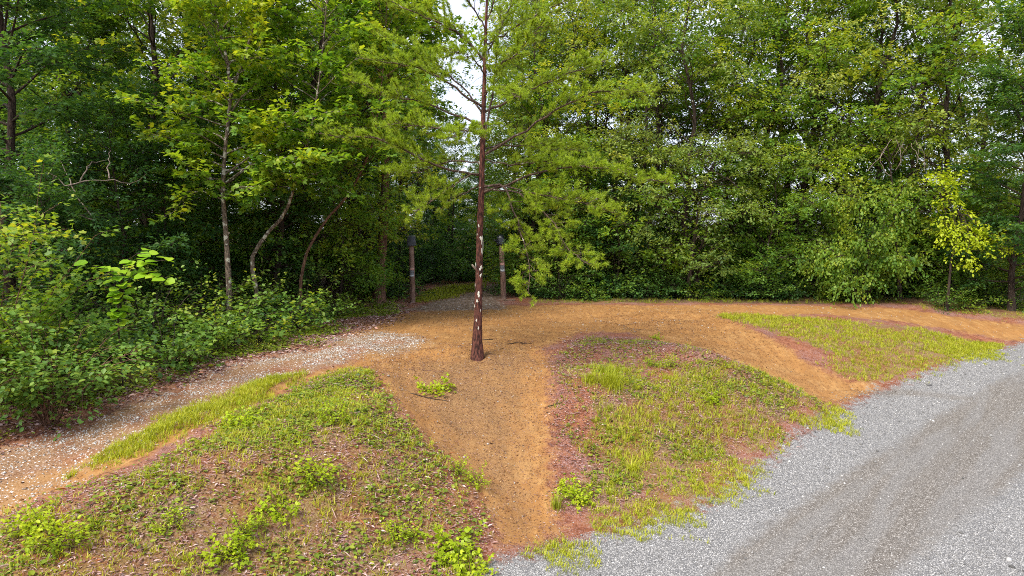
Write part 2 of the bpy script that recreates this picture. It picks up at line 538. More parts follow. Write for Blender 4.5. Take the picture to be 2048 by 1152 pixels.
def simple_mat(name, a, b, scale=20., rough=.7, spec=.3, bump=.3):
    t = NT(name)
    p = t.n('TexCoord').outputs['Object']
    n = t.noise(p, scale, 5, .6)
    return t.out(t.bsdf(t.mix(t.rng(n, .3, .7), a, b), rough, spec, n, bump, .01))


def ground_mat():
    t = NT('ground_soil')
    pos = t.n('NewGeometry').outputs['Position']
    flat = t.n('Mapping', {'Vector': pos, 'Scale': (1, 1, .6)}).outputs[0]
    nb = t.noise(flat, .9, 4)             # broad patches
    nm = t.noise(flat, 5.0, 5, .6)        # hand size
    nf = t.noise(flat, 34.0, 3, .65)      # pebble size
    ns = t.noise(flat, 95.0, 2, .7)
    edge = t.math('ADD', t.math('MULTIPLY', t.math('SUBTRACT', nm, .5), .9), t.math('MULTIPLY', t.math('SUBTRACT', nf, .5), .5))

    def mask(name, w=.12, amp=1.0, off=0.0):
        v = t.math('ADD', t.math('ADD', t.attr(name), off), t.math('MULTIPLY', edge, amp))
        return t.rng(v, -w, w)

    # red bank soil with mauve dead needles and leaves
    c = t.ramp(t.math('ADD', t.math('MULTIPLY', nm, .6), t.math('MULTIPLY', nf, .4)), [(.3, (.085, .030, .017)), (.45, (.19, .066, .032)), (.57, (.27, .11, .058)), (.75, (.36, .20, .145))])
    lit = t.rng(t.math('ADD', nf, t.math('MULTIPLY', t.math('SUBTRACT', nb, .5), .7)), .45, .62)
    litc = t.ramp(ns, [(.3, (.075, .032, .03)), (.5, (.22, .12, .11)), (.68, (.45, .32, .31))])
    c = t.mix(t.math('MULTIPLY', lit, .75), c, litc)
    # soil under grass
    gr = t.ramp(nf, [(.3, (.07, .055, .018)), (.5, (.14, .12, .03)), (.7, (.25, .20, .08))])
    c = t.mix(t.math('MULTIPLY', mask('a_grass', .25), t.rng(nm, .35, .6, .15, .6)), c, gr)
    # forest floor
    fl = t.ramp(nf, [(.3, (.030, .018, .010)), (.5, (.085, .05, .028)), (.7, (.20, .12, .075))])
    c = t.mix(mask('a_forest', .4, 1.6), c, fl)
    ll = t.ramp(nf, [(.3, (.06, .032, .018)), (.5, (.19, .095, .052)), (.7, (.38, .22, .14))])
    c = t.mix(t.math('MULTIPLY', mask('a_llit', .3, 1.2), .9), c, ll)
    # orange clay
    da = t.ramp(nm, [(.25, (.23, .105, .035)), (.5, (.36, .195, .07)), (.75, (.46, .285, .12))])
    grit = t.ramp(ns, [(.28, (.08, .04, .02)), (.45, (.28, .125, .034)), (.62, (.36, .17, .045)), (.78, (.50, .36, .23))])
    da = t.mix(t.rng(nb, .35, .6, .25, .7), da, grit)
    streak = t.noise(t.n('Mapping', {'Vector': pos, 'Rotation': (0, 0, .35), 'Scale': (7, 1.1, 1)}).outputs[0], 1.0, 5, .6)
    da = t.mix(t.rng(streak, .35, .62, .3, 0), da, (.16, .078, .032))
    da = t.mix(t.rng(streak, .55, .75, 0, .3), da, (.52, .33, .13))
    specks = t.rng(nf, .57, .66, 0, .65)
    da = t.mix(specks, da, (.19, .095, .045))
    c = t.mix(mask('a_dirt', .22, 1.0), c, da)
    # darker needle-strewn clay under the pine and down the worn path
    fd = t.ramp(ns, [(.30, (.05, .027, .015)), (.43, (.155, .08, .035)), (.55, (.27, .148, .06)), (.70, (.48, .33, .18))])
    c = t.mix(t.math('MULTIPLY', mask('a_foot', .55, 1.7, -.6), t.rng(nb, .3, .62, .45, .95)), c, fd)
    # pale stones pressed in the drive
    vo = t.n('TexVoronoi', {'Vector': flat, 'Scale': 26.0, 'Randomness': 1.0})
    sc_ = t.n('SeparateColor', {0: vo.outputs['Color']})
    st = t.math('MULTIPLY', t.math('LESS_THAN', vo.outputs['Distance'], .42), t.math('LESS_THAN', sc_.outputs[0], .2))
    stm = t.math('MULTIPLY', st, mask('a_stone', .35, 1.6))
    stc = t.mix(sc_.outputs[1], (.36, .32, .31), (.72, .70, .72))
    c = t.mix(t.math('MULTIPLY', mask('a_stone', .35, 1.6), t.rng(nb, .32, .58, .35, .9)), c, t.ramp(nf, [(.3, (.10, .054, .026)), (.5, (.23, .135, .070)), (.7, (.34, .25, .17))]))
    c = t.mix(stm, c, stc)
    # trail
    tr = t.ramp(nm, [(.3, (.09, .06, .04)), (.5, (.19, .13, .09)), (.60, (.26, .19, .15)), (.70, (.45, .39, .35))])
    c = t.mix(mask('a_trail', .3, 1.2), c, tr)
    # grey gravel
    v2 = t.n('TexVoronoi', {'Vector': flat, 'Scale': 52.0})
    s2 = t.n('SeparateColor', {0: v2.outputs['Color']})
    v3 = t.n('TexVoronoi', {'Vector': flat, 'Scale': 75.0})
    s3 = t.n('SeparateColor', {0: v3.outputs['Color']})
    g1 = t.ramp(s2.outputs[0], [(0, (.125, .122, .12)), (.3, (.27, .264, .26)), (.65, (.37, .363, .357)), (1, (.54, .53, .525))])
    g1 = t.mix(t.rng(v2.outputs['Distance'], .3, .62), g1, (.13, .13, .135))
    g2 = t.ramp(s3.outputs[0], [(0, (.078, .069, .061)), (.5, (.14, .126, .113)), (.85, (.215, .196, .179)), (1, (.45, .43, .41))])
    lane = t.rng(t.math('ADD', t.attr('a_lane'), t.math('MULTIPLY', t.math('SUBTRACT', nm, .5), .9)), .2, .95)
    lst = t.noise(t.n('Mapping', {'Vector': pos, 'Rotation': (0, 0, .84), 'Scale': (3.5, .42, 1)}, vector_type='TEXTURE').outputs[0], 1.0, 4, .55)
    lane = t.math('MULTIPLY', lane, t.rng(lst, .40, .62, 1, .55))
    g = t.mix(lane, g1, g2)
    road = mask('a_road', .22, 1.5)
    c = t.mix(road, c, g)
    nx_ = t.noise(flat, 170.0, 2, .7)
    gv = t.math('MULTIPLY', t.rng(nx_, .3, .7, .68, 1.22, False), t.rng(nf, .3, .7, .85, 1.12, False))
    gcol = t.n('CombineXYZ', {0: gv, 1: gv, 2: gv}).outputs[0]
    c = t.mix(1.0, c, gcol, 'MULTIPLY')
    h = t.math('ADD', t.math('ADD', nm, t.math('MULTIPLY', nf, .5)), t.math('MULTIPLY', t.math('MULTIPLY', s2.outputs[0], road), .6))
    h = t.math('ADD', h, t.math('MULTIPLY', stm, .5))
    return t.out(t.bsdf(c, .92, .2, h, .55, .03))


M['ground'] = ground_mat()

# ------------------------------------------------------------------ ground sheet, cut into its named areas
def lines(lo, hi, step, far, nfar):
    mid = np.arange(lo, hi + 1e-6, step)
    up = np.geomspace(step * 2, far, nfar)
    return np.concatenate([lo - up[::-1], mid, hi + up])


gx = lines(-20, 27, .115, 900, 22)
gy = lines(5, 37, .115, 900, 22)
XX, YY = np.meshgrid(gx, gy)
fx, fy = XX.ravel(), YY.ravel()
fz = ztrue(fx, fy)
gm = np.full(fx.shape, -9.0)
for P_ in [Z_LGREEN, Z_RGREEN, Z_RGRASS, Z_STRIP, Z_FARGR, Z_TRGR, Z_EDGEGR] + Z_VERGE:
    gm = np.maximum(gm, sdist(P_, fx, fy))
gm = np.maximum(gm, sdist(Z_LMOUND, fx, fy) * .3 - .15)
dm = np.full(fx.shape, -9.0)
for P_ in DIRT:
    dm = np.maximum(dm, sdist(P_, fx, fy))
sl = sdist(Z_LANE, fx, fy)
lane = np.clip(.45 + sl / .5, 0, 1) * (1 - .35 * np.clip(sl - .9, 0, 1))
lane = np.maximum(lane, 1.0 - ldist(L_ARC, fx, fy) / .45)
roadm = sdist(Z_ROAD, fx, fy)
trailm = sdist(Z_TRAIL, fx, fy)
A = {'a_grass': gm, 'a_dirt': dm, 'a_road': roadm, 'a_lane': lane, 'a_foot': sdist(Z_FOOT, fx, fy), 'a_stone': np.maximum(sdist(Z_STONE, fx, fy), sdist(Z_STONE2, fx, fy)),
     'a_trail': trailm, 'a_forest': sdist(Z_FOREST, fx, fy), 'a_llit': sdist(Z_LLIT, fx, fy)}
nx, ny = len(gx), len(gy)
I = (np.arange(ny - 1)[:, None] * nx + np.arange(nx - 1)[None]).ravel()
Q = np.stack([I, I + 1, I + nx + 1, I + nx], -1)
cxm, cym = fx[Q].mean(1), fy[Q].mean(1)
zone = np.zeros(len(Q), int)
zone[np.maximum.reduce([sdist(P_, cxm, cym) for P_ in (Z_PLAT, Z_RUT, Z_STONE, Z_FARTRK)]) > 0] = 1
zone[np.maximum(sdist(Z_FOOT, cxm, cym), sdist(Z_RTRK, cxm, cym)) > 0] = 2
zone[(sdist(Z_TRAIL, cxm, cym) > 0)] = 3
zone[sdist(Z_ROAD, cxm, cym) > 0] = 4
V_ = np.stack([fx, fy, fz], -1)
for zid, nm_, lab in ((0, 'ground', 'red clay ground with patchy grass and leaf litter'), (1, 'dirt_drive', 'orange clay drive with pale stones curving round the bank'),
                      (2, 'worn_path', 'bare orange clay paths worn down the bank to the road'), (3, 'forest_trail', 'stony trail leading between the two posts into the woods'),
                      (4, 'gravel_road', 'grey gravel road with compacted wheel tracks')):
    q = Q[zone == zid]
    u, inv = np.unique(q, return_inverse=True)
    me = mkmesh(nm_, V_[u], [inv.reshape(-1, 4)], M['ground'], None, True, {k: v[u] for k, v in A.items()})
    tag(ob(nm_, me), lab, None, None, 'structure')


# ------------------------------------------------------------------ trees
def curve_pts(p0, d, L, n, droop=0.0, jit=.08, r=rng):
    """polyline leaving p0 along d, bending by droop (negative z) and wandering"""
    pts = [np.array(p0, float)]
    d = unit(d)
    st = L / (n - 1)
    for i in range(n - 1):
        d = unit(d + np.array([0, 0, -droop / (n - 1)]) + r.normal(0, jit, 3))
        pts.append(pts[-1] + d * st)
    return np.array(pts)


def interp(pts, t):
    pts = np.asarray(pts)
    s = np.concatenate([[0], np.cumsum(np.linalg.norm(np.diff(pts, axis=0), axis=1))])
    u = np.asarray(t) * s[-1]
    return np.stack([np.interp(u, s, pts[:, k]) for k in range(3)], -1), s[-1]


class Sprays:
    def __init__(self):
        self.p, self.d, self.t = [], [], []

    def along(self, geo, br, r, dens=3.0, sec=.38, step=.28, start=.25, tint=.5, r0=.012, droop=.25, twigs=True):
        """side twigs of a limb, leaf sprays along each"""
        L = interp(br, [0])[1]
        n = max(3, int(L * dens))
        ts = np.sort(start + (1 - start) * r.random(n))
        ts[-1] = 1
        P, _ = interp(br, ts)
        P2, _ = interp(br, np.minimum(ts + .03, 1))
        P1, _ = interp(br, ts - .03)
        D = unit(P2 - P1)
        for i in range(n):
            sgn = 1 if i % 2 else -1
            side = unit(np.cross(D[i], [0, 0, 1]))
            d2 = unit(D[i] * .7 + side * sgn * (.75 if i < n - 1 else 0) + np.array([0, 0, r.normal(.05, .38)]))
            l2 = max(.3, sec * L * (1.15 - .75 * ts[i]) * r.uniform(.6, 1.25))
            tw = curve_pts(P[i], d2, l2, 4, droop, .1, r)
            if twigs:
                geo.tube(tw, np.linspace(r0, .004, 4), 3, .4, False)
            m = max(2, int(l2 / step))
            tt = np.linspace(.25, 1, m)
            pp, _ = interp(tw, tt)
            tn = tint + r.normal(0, .10)
            for q in range(m):
                self.p.append(pp[q])
                s2 = unit(np.cross(d2, [0, 0, 1])) * (1 if q % 2 else -1) * (.8 if q < m - 1 else .1)
                self.d.append(unit(d2 + s2 + r.normal(0, .2, 3)))
                self.t.append(tn)

    def leaves(self, geo, r, k=8, size=.11, spread=.34, width=.17, tpl=T_OVAL, tilt=.45, hang=.15, jt=.10, zlift=.0):
        P, D, T = np.array(self.p), np.array(self.d), np.array(self.t)
        n = len(P)
        P, D, T = np.repeat(P, k, 0), np.repeat(D, k, 0), np.repeat(T, k)
        D = unit(D * np.array([1, 1, .6]))
        side = unit(np.cross(D, [0, 0, 1.0]))
        u = r.uniform(-.15, 1, n * k) * spread
        v = r.uniform(-1, 1, n * k) * width
        pos = P + D * u[:, None] + side * v[:, None]
        pos[:, 2] += r.normal(0, .06, n * k) - hang * np.abs(v) - hang * .4 * u
        ld = unit(D * .7 + side * (np.sign(v) * .8)[:, None] + r.normal(0, .35, (n * k, 3)) + np.array([0, 0, -hang]))
        nr = unit(np.array([0, 0, 1.0]) + r.normal(0, tilt, (n * k, 3)))
        S = size * r.uniform(.65, 1.25, n * k)
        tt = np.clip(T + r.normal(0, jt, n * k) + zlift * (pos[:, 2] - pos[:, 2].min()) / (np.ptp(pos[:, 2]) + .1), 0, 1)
        if geo is not None:
            geo.stamp(pos, ld, nr, S, tpl[0], tpl[1], tt)
        return pos, ld, nr, S, tt


def gen_tree(seed, H, r0, cb=.3, cr=3.0, nb=34, tpl=T_OVAL, size=.12, k=11, trunk=None, bark='bark_dark', leaf='leaf_mid', name='tree', tint=.45, elev=(74, 20), dens=4.2, droop=.5,
             step=.21, limbs=None, spread=.36, hang=.15, start=.25, zlift=.2, sides=7, lean=None, fork=None):
    """returns root Empty > trunk, crown, standing at the origin"""
    r = np.random.default_rng(seed)
    if trunk is None:
        n = 10
        tz = np.linspace(0, H, n)
        wob = np.cumsum(r.normal(0, H * .011, (n, 2)), 0)
        wob[0] = 0
        trunk = np.column_stack([wob, tz])
        if lean is not None:
            trunk[:, :2] += np.outer((tz / H) ** 1.3, lean)
    trunk = np.asarray(trunk, float)
    tg, lg, sp = Geo(), Geo(), Sprays()
    m = len(trunk)
    rt = r0 * (1 - .88 * np.linspace(0, 1, m) ** .9)
    fine, L = interp(trunk, np.linspace(0, 1, 26))
    rf = np.interp(np.linspace(0, 1, 26), np.linspace(0, 1, m), rt)
    rf[0] *= 1.5
    rf[1] *= 1.12
    fine[0, 2] -= .15
    tg.tube(fine, rf, sides + 2, .5, True, .14)
    brs = []
    for i in range(nb):
        f = (i + r.random()) / nb
        h = cb + (1 - cb) * f
        p, _ = interp(trunk, [h])
        az = i * 2.39996 + r.normal(0, .4)
        el = R(elev[1] + (elev[0] - elev[1]) * f ** 1.4 + r.normal(0, 8))
        prof = math.sqrt(max(0, 1 - f ** 4)) * (.62 + .38 * min(1, f / .3)) * (1 - .15 * f)
        ln = cr * max(.25, prof) * r.uniform(.7, 1.15)
        d = np.array([math.cos(az) * math.cos(el), math.sin(az) * math.cos(el), math.sin(el)])
        br = curve_pts(p[0], d, ln, 7, droop * (1 - .5 * f), .10, r)
        brs.append((br, max(.010, r0 * .34 * (1 - .6 * f)), tint + r.normal(0, .08)))
    for lb in (limbs or []):
        brs.append((np.asarray(lb[0], float), lb[1], lb[2] if len(lb) > 2 else tint))
    for br, rb, tn in brs:
        tg.tube(br, np.linspace(rb, rb * .25, len(br)), 5, .5, False)
        sp.along(tg, br, r, dens, .4, step, start, tn, max(.007, rb * .3))
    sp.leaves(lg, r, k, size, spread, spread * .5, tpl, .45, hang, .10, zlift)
    root = bpy.data.objects.new(name, None)
    COL.objects.link(root)
    ob('trunk', tg.mesh(name + '_trunk', M[bark], True), root)
    ob('crown', lg.mesh(name + '_crown', M[leaf]), root)
    return root


def clump_tree(seed, H, r0, cb, cr, nc, size, k, leaf, tint, name, bark='bark_dark', rc=(.7, 1.25), ns=48, tpl=T_OVAL, lean=(0, 0), hang=.25, stems=1):
    """broadleaf tree whose limbs carry billowing clumps of leaves"""
    r = np.random.default_rng(seed)
    tg, lg, sp = Geo(), Geo(), Sprays()
    tks = []
    for q in range(stems):
        n = 11
        tz = np.linspace(0, H * (1 - .12 * q), n)
        wob = np.cumsum(r.normal(0, H * .014, (n, 2)), 0)
        wob[0] = 0
        tk = np.column_stack([wob, tz])
        a = r.uniform(0, 6.28)
        tk[:, :2] += np.outer((tz / H) ** 1.4, np.array(lean) + (np.array([math.cos(a), math.sin(a)]) * H * .13 if q else 0))
        tks.append(tk)
        f, _ = interp(tk, np.linspace(0, 1, 24))
        rr = r0 * (1 - .2 * q) * (1 - .87 * np.linspace(0, 1, 24) ** .9)
        rr[0] *= 1.5
        f[0, 2] -= .15
        tg.tube(f, rr, 9, .5, True, .14)
    for i in range(nc):
        f = (i + r.random()) / nc
        h = H * (cb + (1.0 - cb) * f)
        tk = tks[i % stems]
        az = i * 2.39996 + r.normal(0, .5)
        prof = math.sqrt(max(.05, 1 - (max(0, f - .45) / .6) ** 2)) * (.7 + .3 * min(1, f / .2))
        rad = cr * prof * r.uniform(.35, 1.0) ** .7
        hb = np.clip((h - rad * r.uniform(.25, .9)) / H, .05, .97)
        p0, _ = interp(tk, [hb])
        pc, _ = interp(tk, [min(1, h / H)])
        c = pc[0] + np.array([math.cos(az) * rad, math.sin(az) * rad, r.normal(0, .3)])
        mid = (p0[0] + c) * .5 + np.array([0, 0, .12 * rad]) + r.normal(0, .12, 3)
        br, L = interp(np.array([p0[0], mid, c]), np.linspace(0, 1, 7))
        br[1:-1] += r.normal(0, .05, (5, 3))
        rb = max(.012, r0 * .3 * (1 - .6 * f))
        tg.tube(br, np.linspace(rb, rb * .3, 7), 5, .5, False)
        R1 = r.uniform(*rc)
        tn = tint + r.normal(0, .13)
        m = int(ns * (R1 / rc[1]) ** 2 * r.uniform(.8, 1.2))
        d = unit(r.normal(0, 1, (m, 3)) + np.array([0, 0, .25]))
        rad_ = R1 * r.uniform(.25, 1.0, m) ** .55
        P = c + d * rad_[:, None] * np.array([1.1, 1.1, .62])
        hd = unit(d * np.array([1, 1, .35]) + r.normal(0, .35, (m, 3)))
        for j in range(m):
            if j % 3 == 0:
                tg.tube(np.array([c + (P[j] - c) * .05, c + (P[j] - c) * .55 + [0, 0, .05], P[j]]), [.010, .007, .004], 3, .4, False)
            sp.p.append(P[j])
            sp.d.append(hd[j])
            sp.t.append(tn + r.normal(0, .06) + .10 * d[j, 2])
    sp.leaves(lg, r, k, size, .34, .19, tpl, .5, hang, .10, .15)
    root = bpy.data.objects.new(name, None)
    COL.objects.link(root)
    ob('trunk', tg.mesh(name + '_trunk', M[bark], True), root)
    ob('crown', lg.mesh(name + '_crown', M[leaf]), root)
    return root


def gen_shrub(seed, H, Rad, ns=11, tpl=T_LEAF, size=.09, k=7, leaf='leaf_shrub', tint=.4, name='shrub', dens=4.5, step=.2, spread=.24, hang=.2, bark='bark_dark', zlift=.35, up=1.0, single=None):
    r = np.random.default_rng(seed)
    tg, lg, sp = Geo(), Geo(), Sprays()
    for i in range(ns):
        az = i * 2.4 + r.normal(0, .4)
        o = r.uniform(.15, 1.0) ** .7
        d = np.array([math.cos(az) * o * Rad / H, math.sin(az) * o * Rad / H, up])
        p = np.array([math.cos(az), math.sin(az), 0]) * .12 * Rad * r.random() + np.array([0, 0, -.08])
        ln = H * r.uniform(.75, 1.15) * (1.05 if o < .5 else .95)
        br = curve_pts(p, d, ln, 7, .7 + .8 * o, .08, r)
        tg.tube(br, np.linspace(.018, .006, 7), 4, .5, False)
        sp.along(tg, br, r, dens, .42, step, .12, tint + r.normal(0, .07), .006, .4)
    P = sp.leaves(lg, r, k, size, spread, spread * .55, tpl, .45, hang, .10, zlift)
    root = bpy.data.objects.new(name, None)
    COL.objects.link(root)
    ob('stems', tg.mesh(name + '_stems', M[bark], True), root)
    ob('foliage', lg.mesh(name + '_foliage', M[leaf]), root)
    return root


def place(root, px, Y, rz=0., sc=1., X=None, first=False, dz=0.0):
    x = (px - 1024.0) / FPX * Y if X is None else X
    loc = (x, Y, float(ztrue(x, Y)) + dz)
    if first:
        root.location = loc
        root.rotation_euler = (0, 0, rz)
        root.scale = sc if hasattr(sc, '__len__') else (sc, sc, sc)
        return root
    return copy_tree(root, loc, rz, sc)


class Kind:
    """first use moves the built thing itself, later uses copy it"""

    def __init__(self, root):
        self.root, self.used = root, False

    def put(self, px, Y, rz, sc, label, cat='tree', group=None, X=None, dz=0.0):
        o = place(self.root, px, Y, rz, sc, X, not self.used, dz)
        self.used = True
        return tag(o, label, cat, group)

# ------------------------------------------------------------------ the pine in the clearing
PB = GT(955, 708)
PY = PB[1]
r_ = np.random.default_rng(21)
pine = bpy.data.objects.new('pine_tree', None)
COL.objects.link(pine)
pine.location = PB
tag(pine, 'slender pine with flaky red-brown bark standing alone on the clay bank', 'tree')


def ploc(px, py, Y):
    return at(px, py, Y) - PB


tp = np.array([[0, 0, -.15]] + [ploc(a, b, PY) for a, b in [(954.5, 690), (955, 660), (957, 600), (958.5, 530), (960, 450), (963, 390), (964, 330), (966, 270), (967, 220), (968.5, 170), (970, 110), (972, 50), (975, -30), (979, -110), (983, -180)]])
tr = np.array([.21, .138, .112, .096, .088, .081, .074, .068, .062, .056, .050, .043, .035, .027, .019, .010])
fp, _ = interp(tp, np.linspace(0, 1, 70))
seg = np.concatenate([[0], np.cumsum(np.linalg.norm(np.diff(tp, axis=0), axis=1))])
fr = np.interp(np.linspace(0, 1, 70) * seg[-1], seg, tr)
g = Geo()
g.tube(fp, fr, 14, .5, True, .10)
trunk_o = ob('trunk', g.mesh('pine_trunk', M['bark_pine'], True), pine)
# lichen patches on the bark
t_ = NT('lichen')
pt = t_.n('TexCoord').outputs['Object']
M['lichen'] = t_.out(t_.bsdf(t_.mix(t_.noise(pt, 40, 4), (.42, .43, .36), (.78, .77, .70)), .95, .1, t_.noise(pt, 90, 3), .6, .01))
for px, py, w, h in [(963, 478, .07, .10), (966, 490, .05, .16), (964, 503, .05, .1), (948, 528, .05, .07), (962, 535, .09, .06), (962, 549, .06, .07), (957, 587, .07, .07), (955, 600, .05, .05), (951, 570, .03, .05), (953, 640, .03, .05), (957, 655, .03, .05), (958, 452, .03, .04),
                     (950, 612, .03, .04), (961, 620, .025, .04), (955, 470, .03, .03), (957, 325, .04, .06)]:
    q = ploc(px, py, PY)
    i = int(np.argmin(abs(fp[:, 2] - q[2])))
    c = fp[i].copy()
    c[2] = q[2]
    dx = np.clip(q[0] - c[0], -fr[i] * .93, fr[i] * .93)
    a0 = math.asin(dx / fr[i])
    V, F = [], []
    n = 11
    cen = c + np.array([math.sin(a0), -math.cos(a0), 0]) * (fr[i] + .016)
    V.append(cen)
    for k in range(n):
        th = 2 * math.pi * k / n
        rr = r_.uniform(.25, 1.5)
        aa = a0 + .5 * w * rr * math.cos(th) / fr[i]
        V.append(c + np.array([math.sin(aa), -math.cos(aa), 0]) * (fr[i] + .007) + np.array([0, 0, 1.0 * h * rr * math.sin(th)]))
    F = [(0, 1 + k, 1 + (k + 1) % n) for k in range(n)]
    ob('lichen_patch', mkmesh('lichen_patch', V, [F], M['lichen']), trunk_o)
# broken stub
g = Geo()
q0 = ploc(950, 536, PY)
g.tube(np.array([q0 + [.05, 0, -.05], q0 + [-.03, -.05, .03], q0 + [-.07, -.08, .09]]), [.035, .028, .02], 7, .8)
ob('branch_stub', g.mesh('branch_stub', M['twig_dead'], True), pine)

P_BR = [  # picture polyline, depth change at the tip, thickness, foliage start
    ([(962, 350), (903, 342), (838, 315), (780, 287), (749, 275), (701, 273), (640, 268)], -1.0, .035, .3),
    ([(966, 250), (924, 236), (869, 214), (814, 198), (776, 186), (700, 165)], .8, .034, .3),
    ([(967, 215), (947, 205), (910, 174), (869, 150), (824, 133), (794, 128), (718, 116)], -.6, .033, .3),
    ([(970, 126), (951, 99), (917, 68), (889, 51), (862, 43), (800, 10), (760, -10)], -.5, .03, .25),
    ([(968, 230), (940, 190), (900, 150), (850, 110), (800, 85), (760, 70)], 1.4, .026, .3),
    ([(971, 308), (1009, 284), (1060, 253), (1108, 222), (1156, 200), (1183, 183), (1252, 181), (1300, 185)], -.8, .036, .35),
    ([(968, 225), (1019, 198), (1060, 178), (1108, 161), (1136, 147), (1183, 133), (1218, 118)], .6, .032, .3),
    ([(968, 290), (982, 205), (985, 185), (995, 137), (1023, 116), (1053, 79), (1067, 68), (1090, 40)], -.9, .030, .4),
    ([(970, 120), (985, 90), (1000, 60), (1020, 10), (1035, -30)], .3, .022, .3),
    ([(972, 90), (1010, 65), (1070, 31), (1091, 20), (1140, 0)], .6, .024, .3),
    ([(965, 385), (1009, 373), (1077, 345), (1130, 335), (1177, 332), (1225, 338), (1283, 356), (1340, 368)], -1.1, .034, .28),
    ([(965, 375), (1005, 368), (1022, 395), (1028, 424), (1043, 465), (1057, 510), (1060, 545), (1056, 590)], -1.6, .028, .3),
    ([(965, 378), (1030, 383), (1071, 411), (1105, 441), (1136, 496), (1156, 517), (1178, 530)], -1.9, .026, .25),
    ([(966, 370), (1030, 378), (1095, 392), (1156, 402), (1231, 425)], -1.2, .024, .3),
    ([(962, 345), (927, 355), (887, 385), (850, 410), (830, 425)], -1.3, .022, .25),
    ([(964, 330), (930, 320), (890, 325), (840, 345), (790, 350)], 1.6, .024, .3),
    ([(965, 300), (1000, 290), (1050, 290), (1110, 300), (1160, 300)], 1.8, .024, .3),
    ([(963, 370), (940, 380), (910, 395), (880, 420)], .8, .02, .3),
    ([(967, 270), (950, 255), (930, 262), (905, 275)], -2.2, .022, .35),
    ([(968, 190), (985, 175), (1010, 180), (1040, 195)], -2.0, .022, .35),
    ([(970, 150), (950, 120), (930, 105), (900, 100)], -1.8, .02, .3),
    ([(972, 60), (950, 20), (920, -20), (890, -60)], -.8, .02, .2),
    ([(973, 40), (990, 0), (1030, -50), (1070, -80)], -.7, .02, .2),
    ([(966, 320), (990, 325), (1030, 330), (1080, 322), (1130, 320)], -.4, .022, .3),
    ([(966, 260), (935, 262), (890, 258), (830, 250), (770, 248)], -1.4, .024, .35),
]
for pl, dy, rb, st in P_BR:
    n = len(pl)
    s = np.linspace(0, 1, n)
    pts = np.array([ploc(a, b, PY + dy * u) for (a, b), u in zip(pl, s)])
    g, nd = Geo(), Geo()
    fine, L = interp(pts, np.linspace(0, 1, 16))
    fine[1:] += r_.normal(0, .018, (15, 3))
    g.tube(fine, np.linspace(rb, .007, 16), 6, .5, False, .15)
    TP, TD = [], []
    m = int(L * 10)
    for j in range(m):
        f = st + (1 - st) * (j + r_.random()) / m
        p, _ = interp(fine, [f])
        p2, _ = interp(fine, [min(1, f + .04)])
        p1, _ = interp(fine, [max(0, f - .04)])
        d = unit(p2[0] - p1[0])
        side = unit(np.cross(d, [0, 0, 1]) + r_.normal(0, .25, 3))
        d2 = unit(d * .75 + side * (1 if j % 2 else -1) * .8 + np.array([0, 0, r_.normal(.12, .18)]))
        l2 = r_.uniform(.25, .75) * (1.15 - .6 * f) * min(1.2, .5 + L / 4)
        tw = curve_pts(p[0], d2, l2, 5, -.15, .12, r_)
        g.tube(tw, np.linspace(.009, .004, 5), 3, .5, False)
        subs = [(tw, .3)]
        for q in range(max(1, int(l2 / .16))):
            pp, _ = interp(tw, [r_.uniform(.25, .95)])
            d3 = unit(d2 * .7 + r_.normal(0, .55, 3) + np.array([0, 0, .15]))
            t3 = curve_pts(pp[0], d3, r_.uniform(.10, .24), 3, -.2, .1, r_)
            g.tube(t3, [.005, .004, .003], 3, .5, False)
            subs.append((t3, .3))
        for tt, s0 in subs:
            k = max(2, int(interp(tt, [0])[1] / .05))
            pp, _ = interp(tt, np.linspace(s0 + .15, 1, k) ** .8)
            dd = unit(tt[-1] - tt[0])
            for q in range(k):
                TP.append(pp[q])
                TD.append(dd)
    TP, TD = np.array(TP), np.array(TD)
    K = 15
    PP, DD = np.repeat(TP, K, 0), np.repeat(TD, K, 0)
    D = unit(DD * .75 + unit(r_.normal(0, 1, PP.shape)) * .85 + np.array([0, 0, .12]))
    tn = np.clip(.5 + np.repeat(r_.normal(0, .14, len(TP)), K) + r_.normal(0, .1, len(PP)), 0, 1)
    S = r_.uniform(.065, .115, len(PP))
    nd.stamp(PP, D, r_.normal(0, 1, PP.shape), S, T_NEEDLE[0], T_NEEDLE[1], tn, .013 / S)
    bo = ob('branch', g.mesh('pine_branch', M['bark_limb'], True), pine)
    ob('needles', nd.mesh('pine_needles', M['needle']), bo)

# ------------------------------------------------------------------ the two posts at the trail head
t_ = NT('post_wood')
p_ = t_.n('TexCoord').outputs['Object']
mp_ = t_.n('Mapping', {'Vector': p_, 'Scale': (22, 22, 1.6)}).outputs[0]
n1_ = t_.noise(mp_, 2.0, 5, .6)
n2_ = t_.noise(p_, 1.6, 3)
c_ = t_.mix(t_.rng(n1_, .3, .7), (.06, .028, .02), (.27, .165, .12))
c_ = t_.mix(t_.rng(n2_, .4, .7, 0, .6), c_, (.33, .25, .20))
M['post_wood'] = t_.out(t_.bsdf(c_, .85, .2, n1_, .7, .02))
M['cap_slate'] = simple_mat('cap_slate', (.022, .027, .036), (.045, .052, .065), 9, .45, .5)
M['cap_black'] = simple_mat('cap_black', (.006, .007, .010), (.018, .021, .03), 25, .3, .5)
M['cord'] = simple_mat('cord', (.12, .14, .19), (.25, .28, .34), 60, .6)
M['mk_pink'] = simple_mat('mk_pink', (.42, .23, .19), (.52, .30, .26), 30, .5)
M['mk_grey'] = simple_mat('mk_grey', (.10, .11, .12), (.18, .19, .2), 30, .5)
M['mk_white'] = simple_mat('mk_white', (.42, .45, .47), (.55, .58, .60), 30, .45)
M['board'] = simple_mat('board', (.14, .09, .06), (.30, .20, .14), 12, .85)


